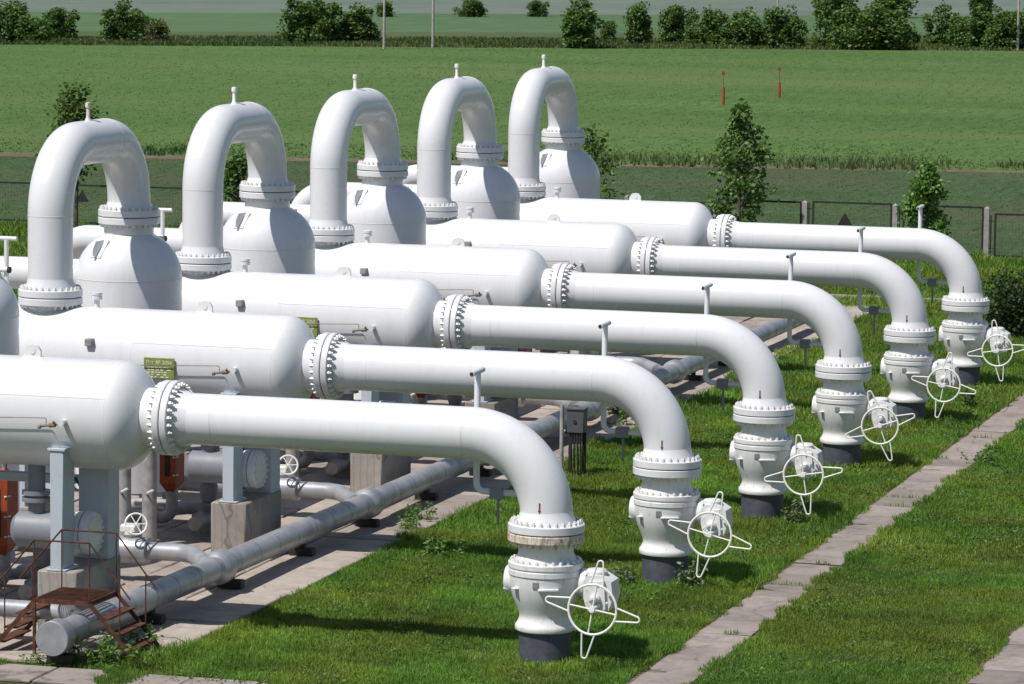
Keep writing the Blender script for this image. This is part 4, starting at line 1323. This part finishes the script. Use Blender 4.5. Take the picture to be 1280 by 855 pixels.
def tufts(name, l0, l1, dens, h, w, base, label, seed, per=3, var=0.22, yellow=0.2, lean=0.5, mask=None, patch=(18, 5)):
    rs = np.random.default_rng(seed)
    x, y = poly_points(l0, l1, dens, rs, 0)
    if mask is not None:
        k = mask(x, y, rs)
        x, y = x[k], y[k]
    n1, n2 = vnoise(x, y, patch[0], seed + 1), vnoise(x, y, patch[1], seed + 2)
    hh = h * (0.7 + 0.6 * n2)
    x, y, hh = np.repeat(x, per), np.repeat(y, per), np.repeat(hh, per)
    n1, n2 = np.repeat(n1, per), np.repeat(n2, per)
    m = len(x)
    x = x + rs.normal(0, w * 0.8, m)
    y = y + rs.normal(0, w * 0.8, m)
    me = blades(name, x, y, hh * rs.uniform(0.6, 1.3, m), np.full(m, w) * rs.uniform(0.6, 1.4, m), base, rs, lean=lean, var=var, yellow=yellow)
    c4 = np.empty(len(me.vertices) * 4, np.float32)
    me.color_attributes['tint'].data.foreach_get('color', c4)
    c4 = c4.reshape(-1, 4)
    f = np.repeat((0.82 + 0.36 * n1) * (0.86 + 0.28 * n2), 5)
    c4[:, :3] *= f[:, None]
    c4[:, 0] *= np.repeat(0.85 + 0.3 * n1, 5)
    me.color_attributes['tint'].data.foreach_set('color', c4.ravel())
    o = obj(name, me, kind='stuff')
    tag(o, label, 'crop')
    return o


tufts('green_crop', L_D1, L_V0, 2.6, 0.06, 0.06, (0.122, 0.205, 0.055), 'even bright green crop covering the wide field', 62, per=2, patch=(26, 7), lean=1.5, var=0.3)
tufts('low_crop', ((-64, 75.9), (4, 75.9)), L_D0, 7, 0.035, 0.04, (0.088, 0.140, 0.050), 'thin dark green growth on the field just beyond the fence', 61, per=2, lean=1.3)
tufts('field_margin', L_D1, ((-69, 134.5), (-16, 150.0)), 8, 0.085, 0.06, (0.104, 0.172, 0.052), 'rough pale growth along the near edge of the crop field', 66, per=2, patch=(9, 3),
      lean=0.9, mask=lambda x, y, rs: vnoise(x, y, 5.0, 71) * 0.7 + rs.random(len(x)) * 0.5 > 0.30 + 0.75 * np.clip((y - 117 - (x + 61) * 0.198) / 22, 0, 1))
tufts('track_weeds', L_D0, ((-62.2, 120.5), (-12.8, 131.5)), 5, 0.34, 0.07, (0.100, 0.150, 0.065), 'pale green weeds along the dirt track', 63, per=4,
      mask=lambda x, y, rs: (vnoise(x, y, 5.0, 70) > np.where(x < -40, 0.62, 0.32)) & (rs.random(len(x)) < 0.9))
tufts('verge_grass', L_V0, ((-137, 287), (-46, 345)), 4, 0.32, 0.14, (0.082, 0.118, 0.042), 'tall rough grass on the verge below the row of bushes', 64, per=2, patch=(12, 4))

# ------------------------------------------------------------------ bushes and trees


def crown_points(rs, clumps, per, csize, shape, hollow=0.35):
    """leaf positions: clumps spread through the crown volume with gaps between them"""
    pts = []
    for _ in range(clumps):
        c = shape(rs)
        r = csize * rs.uniform(0.6, 1.35)
        m = int(per * rs.uniform(0.6, 1.4))
        d = rs.normal(size=(m, 3))
        d /= np.linalg.norm(d, axis=1)[:, None]
        rad = r * (hollow + (1 - hollow) * rs.random(m) ** 0.5)
        pts.append(c + d * rad[:, None] * np.array([1, 1, 0.8]))
    return np.concatenate(pts)


def bush_variant(seed, wx=2.0, wy=1.8, hz=3.6, clumps=60, per=70, leaf=0.30, col=(0.090, 0.165, 0.042)):
    rs = np.random.default_rng(seed)
    lobes = [(rs.uniform(-0.5, 0.5) * wx, rs.uniform(-0.5, 0.5) * wy, rs.uniform(0.40, 0.70) * hz, rs.uniform(0.5, 0.8)) for _ in range(5)]

    def shape(r):
        lx, ly, lz, s = lobes[r.integers(5)]
        d = r.normal(size=3)
        d /= np.linalg.norm(d)
        k = 0.45 + 0.55 * r.random() ** 0.5
        p = np.array([lx + d[0] * wx * s * k, ly + d[1] * wy * s * k, lz + d[2] * hz * 0.36 * k])
        p[2] = max(p[2], 0.35)
        return p
    c = crown_points(rs, clumps, per, 0.52, shape)
    lo_, hi_ = np.percentile(c[:, 2], 3), np.percentile(c[:, 2], 99)
    c[:, 2] = np.maximum((c[:, 2] - lo_) / (hi_ - lo_) * hz, 0.05 + 0.3 * rs.random(len(c)))
    skirt = c[rs.random(len(c)) < 0.22].copy()
    skirt[:, 2] *= 0.35
    c = np.concatenate([c, skirt])
    crown = leaf_mesh('crown', c, leaf, tints(len(c), rs, col, 0.3, 0.25), rs, aspect=0.75)
    mb = MB()
    for k in range(5):
        a_ = rs.uniform(0, 6.28)
        e = Vector((math.cos(a_) * wx * 0.5, math.sin(a_) * wy * 0.5, hz * 0.6))
        mb.tube([(0.1 * math.cos(a_), 0.1 * math.sin(a_), 0), e * 0.5 + Vector((0, 0, 0.2)), e], [0.09, 0.06, 0.02], 6)
    ext = (float(np.percentile(np.abs(c[:, :2]), 97) * 2 + 0.1), float(np.percentile(c[:, 2], 99)))
    return crown, mb.mesh('trunk', 'bark'), ext


BV = [bush_variant(100 + i) for i in range(5)]
BV.append(bush_variant(110, 1.6, 1.5, 4.4, 60, 70, 0.30))
BV.append(bush_variant(111, 1.7, 1.6, 1.9, 34, 60, 0.26, (0.120, 0.135, 0.050)))


def unproject(px, py, z=0.0):
    d = Vector((px - 640, -(py - 427.5), -4792.0))
    d = CR @ d
    t = (z - CAM.z) / d.z
    return CAM + d * t


def bush(px, py, w, h, var, label, dark=False):
    """px,py: where its foot stands in the landscape; w,h in metres"""
    g = unproject(px, py)
    t = empty('bush', (g.x, g.y, 0), label, 'bush', 'bushes along the far edge of the field')
    cr, tr, ref = BV[var]
    t.rotation_euler.z = random.uniform(0, 6.28)
    sc = w * 0.98 / ref[0]
    t.scale = (sc, sc, h * 0.90 / ref[1])
    obj('crown', cr, t)
    obj('trunk', tr, t)


BUSHES = [
    (22, 52, 5.0, 4.0, 0, 'large round dark green bush in the top left corner'), (-6, 53, 3.0, 3.4, 1, 'dark bush cut by the left edge at the top'),
    (78, 49, 3.2, 3.2, 2, 'narrower bush beside the corner bush at top left'), (40, 54, 3.4, 2.6, 3, 'low bush at the foot of the top left corner bush'),
    (152, 53, 3.7, 4.1, 5, 'upright bright green bush left of the small pale bush'), (172, 47, 2.8, 2.9, 1, 'darker bush just behind the upright bright bush at left'),
    (202, 52, 2.9, 2.1, 6, 'small pale rounded bush at upper left'),
    (380, 54, 4.4, 4.6, 1, 'tall left half of the bush pair above the second arch'), (404, 53, 4.2, 4.2, 3, 'middle of the bush group above the third arch'),
    (449, 53, 3.9, 3.7, 4, 'right bush of the group beside the left pole'),
    (728, 60, 4.2, 4.9, 5, 'tall bush above and right of the farthest arch'), (762, 52, 1.8, 2.2, 2, 'small gap filling bush right of the tall one at top centre'),
    (793, 56, 3.7, 4.3, 0, 'rounded bush standing alone at top right of centre'),
    (850, 55, 3.5, 4.0, 2, 'left end bush of the long hedge row at right'), (873, 57, 2.6, 2.6, 1, 'low bush near the left end of the long hedge row'),
    (893, 58, 3.5, 3.8, 3, 'second tall bush of the long hedge row'), (930, 59, 4.0, 3.7, 4, 'middle bush of the long hedge row'),
    (966, 60, 4.3, 4.2, 0, 'broad bush near the right end of the long hedge row'), (985, 60, 3.0, 3.2, 2, 'right end bush of the long hedge row'),
    (1050, 60, 4.4, 4.2, 1, 'left bush of the wide clump at top right'), (1082, 62, 5.0, 4.4, 3, 'middle bush of the wide clump at top right'),
    (1112, 62, 4.4, 4.1, 4, 'right bush of the wide clump at top right'), (1138, 56, 1.9, 1.7, 2, 'small bush at the right foot of the wide clump'),
    (1178, 57, 3.5, 4.3, 5, 'upright bush between the wide clump and the right edge'), (1208, 60, 3.2, 3.2, 0, 'low bush right of the upright bush at top right'),
    (1232, 61, 4.4, 4.2, 1, 'big bush left of the right hand pole'), (1262, 62, 4.2, 4.0, 2, 'bush at the foot of the right hand pole'), (1292, 62, 4.0, 4.0, 4, 'bush cut by the top right edge'),
    (480, 21, 3.2, 2.0, 0, 'small far bush behind the left pole'), (590, 21, 3.3, 2.3, 3, 'small far bush alone at top centre'), (674, 21, 2.6, 2.2, 2, 'small far bush left of the tall centre bush'),
    (1048, 24, 5.5, 5.0, 1, 'distant dark bush behind the wide clump, left one'), (1108, 22, 6.0, 4.4, 4, 'distant dark bush behind the wide clump, right one'), (1228, 18, 5.0, 4.0, 0, 'distant dark bush near the top right corner'),
]
for b in BUSHES:
    bush(*b)


def young_tree(seed, h, w, col, clumps=60, per=46, csize=0.29, leaf=0.19, low=0.15, spread=None):
    """tapered trunk, limbs that rise outwards, leaves in clumps at the ends of the limbs"""
    rs = np.random.default_rng(seed)
    mb = MB()
    mb.tube([(0, 0, -0.05), (0.03, 0.02, h * 0.3), (-0.03, 0.03, h * 0.65), (0.02, 0, h * 0.96)], [0.075, 0.06, 0.04, 0.012], 8)
    ends = []
    for k in range(clumps):
        t = low + (0.97 - low) * (k + rs.random()) / clumps
        prof_ = math.sin(min(1, (t - low) / (0.35)) * math.pi / 2) * (1 - t) ** 0.95 * 1.55 + 0.04
        a_ = rs.uniform(0, 6.283)
        rad = w * 0.5 * prof_ * (0.35 + 0.75 * rs.random() ** 0.6)
        z = h * t
        e = np.array([math.cos(a_) * rad, math.sin(a_) * rad, z + rad * 0.35])
        ends.append(e)
        if k % 2 == 0:
            mb.tube([(0, 0, z - rad * 0.25), tuple(e * np.array([0.5, 0.5, 1]) - np.array([0, 0, rad * 0.15])), tuple(e)], [0.024, 0.016, 0.006], 5)
    pts = []
    for e in ends:
        m = int(per * rs.uniform(0.5, 1.5))
        d = rs.normal(size=(m, 3)) * csize * rs.uniform(0.55, 1.0)
        pts.append(e + d * np.array([1, 1, 0.9]))
    c = np.concatenate(pts)
    c[:, 2] = np.clip(c[:, 2], 0.25, None)
    return leaf_mesh('crown', c, leaf, tints(len(c), rs, col, 0.28, 0.18), rs, aspect=0.7), mb.mesh('trunk', 'bark')


def tree(px, y, h, w, seed, label, col=(0.112, 0.196, 0.054), **kw):
    # stand it on the line of world Y = y below picture column px
    g0, g1 = unproject(px, 250), unproject(px, 330)
    t = (y - g0.y) / (g1.y - g0.y)
    x = g0.x + (g1.x - g0.x) * t
    r = empty('young_tree', (x, y, 0), label, 'tree', 'young trees along the fence')
    cr, tr = young_tree(seed, h, w, col, **kw)
    obj('crown', cr, r)
    obj('trunk', tr, r)


tree(922, 73.6, 5.35, 2.45, 201, 'tall young leafy tree by the fence right of the farthest vessel', clumps=74, per=44, csize=0.19)
tree(1158, 73.9, 3.35, 1.5, 202, 'short bright young tree by the fence above the farthest outlet pipe', (0.120, 0.23, 0.050), clumps=50, per=46, csize=0.20)
tree(95, 73.0, 5.35, 3.1, 203, 'young tree behind the leftmost pipe arch', (0.095, 0.165, 0.042), clumps=60, low=0.40)
tree(296, 73.4, 2.95, 2.1, 204, 'young tree showing through the second pipe arch', (0.095, 0.17, 0.044), clumps=44, per=40, low=0.25)
tree(738, 73.5, 4.5, 1.7, 205, 'slender young tree half hidden behind the farthest dome', (0.105, 0.185, 0.048), clumps=34, per=24, csize=0.24)

sh_c, sh_t, _ = bush_variant(120, 0.72, 0.7, 1.75, 50, 80, 0.12, (0.036, 0.070, 0.022))
g = unproject(1257, 418)
r = empty('shrub', (g.x, g.y, 0), 'dark green shrub at the right edge beside the farthest valve', 'shrub')
obj('crown', sh_c, r)
obj('trunk', sh_t, r)

# ------------------------------------------------------------------ poles and field markers


def pole(px, py, h, label):
    g = unproject(px, py)
    o = obj('utility_pole', MB().lathe([(0.14, 0), (0.10, h - 0.05), (0.09, h)], seg=12).mesh('utility_pole', 'pole_wood'), None, (g.x, g.y, 0))
    tag(o, label, 'pole', 'poles along the far bushes')


pole(480, 61, 8.0, 'grey pole right of the bush group at upper left')
pole(541, 60, 8.0, 'grey pole standing alone in the open field at top centre')
pole(1272, 63, 8.0, 'grey pole at the right edge among the bushes')
pole(972, 30, 8.5, 'far grey pole rising behind the long hedge row')


def marker(px, py, label, h=1.15):
    g = unproject(px, py)
    r = empty('pipeline_marker', (g.x, g.y, 0), label, 'marker post', 'orange marker posts in the crop field')
    obj('post', MB().lathe([(0.10, 0), (0.10, h - 0.05), (0.085, h)], seg=14).mesh('post', 'orange_paint'), r)
    obj('mast', MB().tube([(0, 0, h - 0.1), (0, 0, h + 0.95)], 0.02, 8).mesh('mast', 'dull_red'), r)
    obj('plate', MB().box((-0.13, -0.02, h + 0.78), (0.09, 0.0, h + 1.02), 0.004).mesh('plate', 'dull_red'), r)


marker(904, 131, 'orange marker post with small red plate, left of the two')
marker(974, 122, 'orange marker post with small red plate, right of the two', 1.05)

# ------------------------------------------------------------------ weeds


def weed(x, y, h, w, seed, label, n=140, leaf=0.085, col=(0.105, 0.195, 0.045)):
    rs = np.random.default_rng(seed)
    st_ = [np.array([rs.normal(0, w * 0.28), rs.normal(0, w * 0.28), 0]) for _ in range(9)]
    pts = []
    for s in st_:
        tip = s * 1.6 + np.array([0, 0, h * rs.uniform(0.6, 1.15)])
        t = rs.random(n // 9)[:, None]
        pts.append(s * (1 - t) + tip * t + rs.normal(0, 0.035, (n // 9, 3)))
    c = np.concatenate(pts)
    c[:, 2] = np.clip(c[:, 2], 0.06, None)
    o = obj('weed', leaf_mesh('weed', c, leaf, tints(len(c), rs, col, 0.25, 0.3), rs, aspect=0.5, droop=0.1), None, (x, y, 0.04))
    tag(o, label, 'weed', 'broad leaved weeds')


weed(-6.15, -2.75, 0.45, 0.50, 301, 'big leafy weed at the foot of the header pipe end cap', 420, 0.10)
weed(-5.95, -2.95, 0.28, 0.45, 302, 'low weed patch right of the leafy weed by the end cap', 220)
weed(-7.15, -3.05, 0.16, 0.3, 303, 'small grassy weed on the concrete left of the end cap', 120, 0.06)
weed(-6.25, -1.55, 0.38, 0.5, 304, 'weed growing under the right stair of the rusty stile', 300)
weed(-5.95, 11.5, 0.32, 0.35, 305, 'weed in the joint of the apron beside the second collar', 200)
weed(-6.10, 12.6, 0.34, 0.40, 306, 'bushy weed in the apron joint under the nearest outlet pipe', 260)
weed(-6.1, 27.6, 0.55, 0.35, 307, 'tall weed beside the far header collar under third pipe', 200)
weed(0.62, 7.25, 0.38, 0.35, 308, 'grey green weed at the right foot of the second valve', 200, 0.10, (0.125, 0.19, 0.095))
weed(-0.55, 7.3, 0.34, 0.3, 309, 'grey green weed at the left foot of the second valve', 160, 0.10, (0.125, 0.19, 0.095))
weed(0.70, 15.1, 0.40, 0.45, 310, 'grey green weed at the right foot of the third valve', 220, 0.10, (0.125, 0.19, 0.095))
weed(0.9, 34.2, 0.5, 0.4, 311, 'dark weed near the fifth valve beside the path', 200, 0.09, (0.030, 0.06, 0.02))
weed(-4.6, 8.9, 0.36, 0.4, 312, 'broad leaved weed at the apron edge left of the second valve', 200, 0.10)
weed(2.85, 24.6, 0.35, 0.45, 313, 'leafy tuft overgrowing the path edge at right', 220, 0.09)
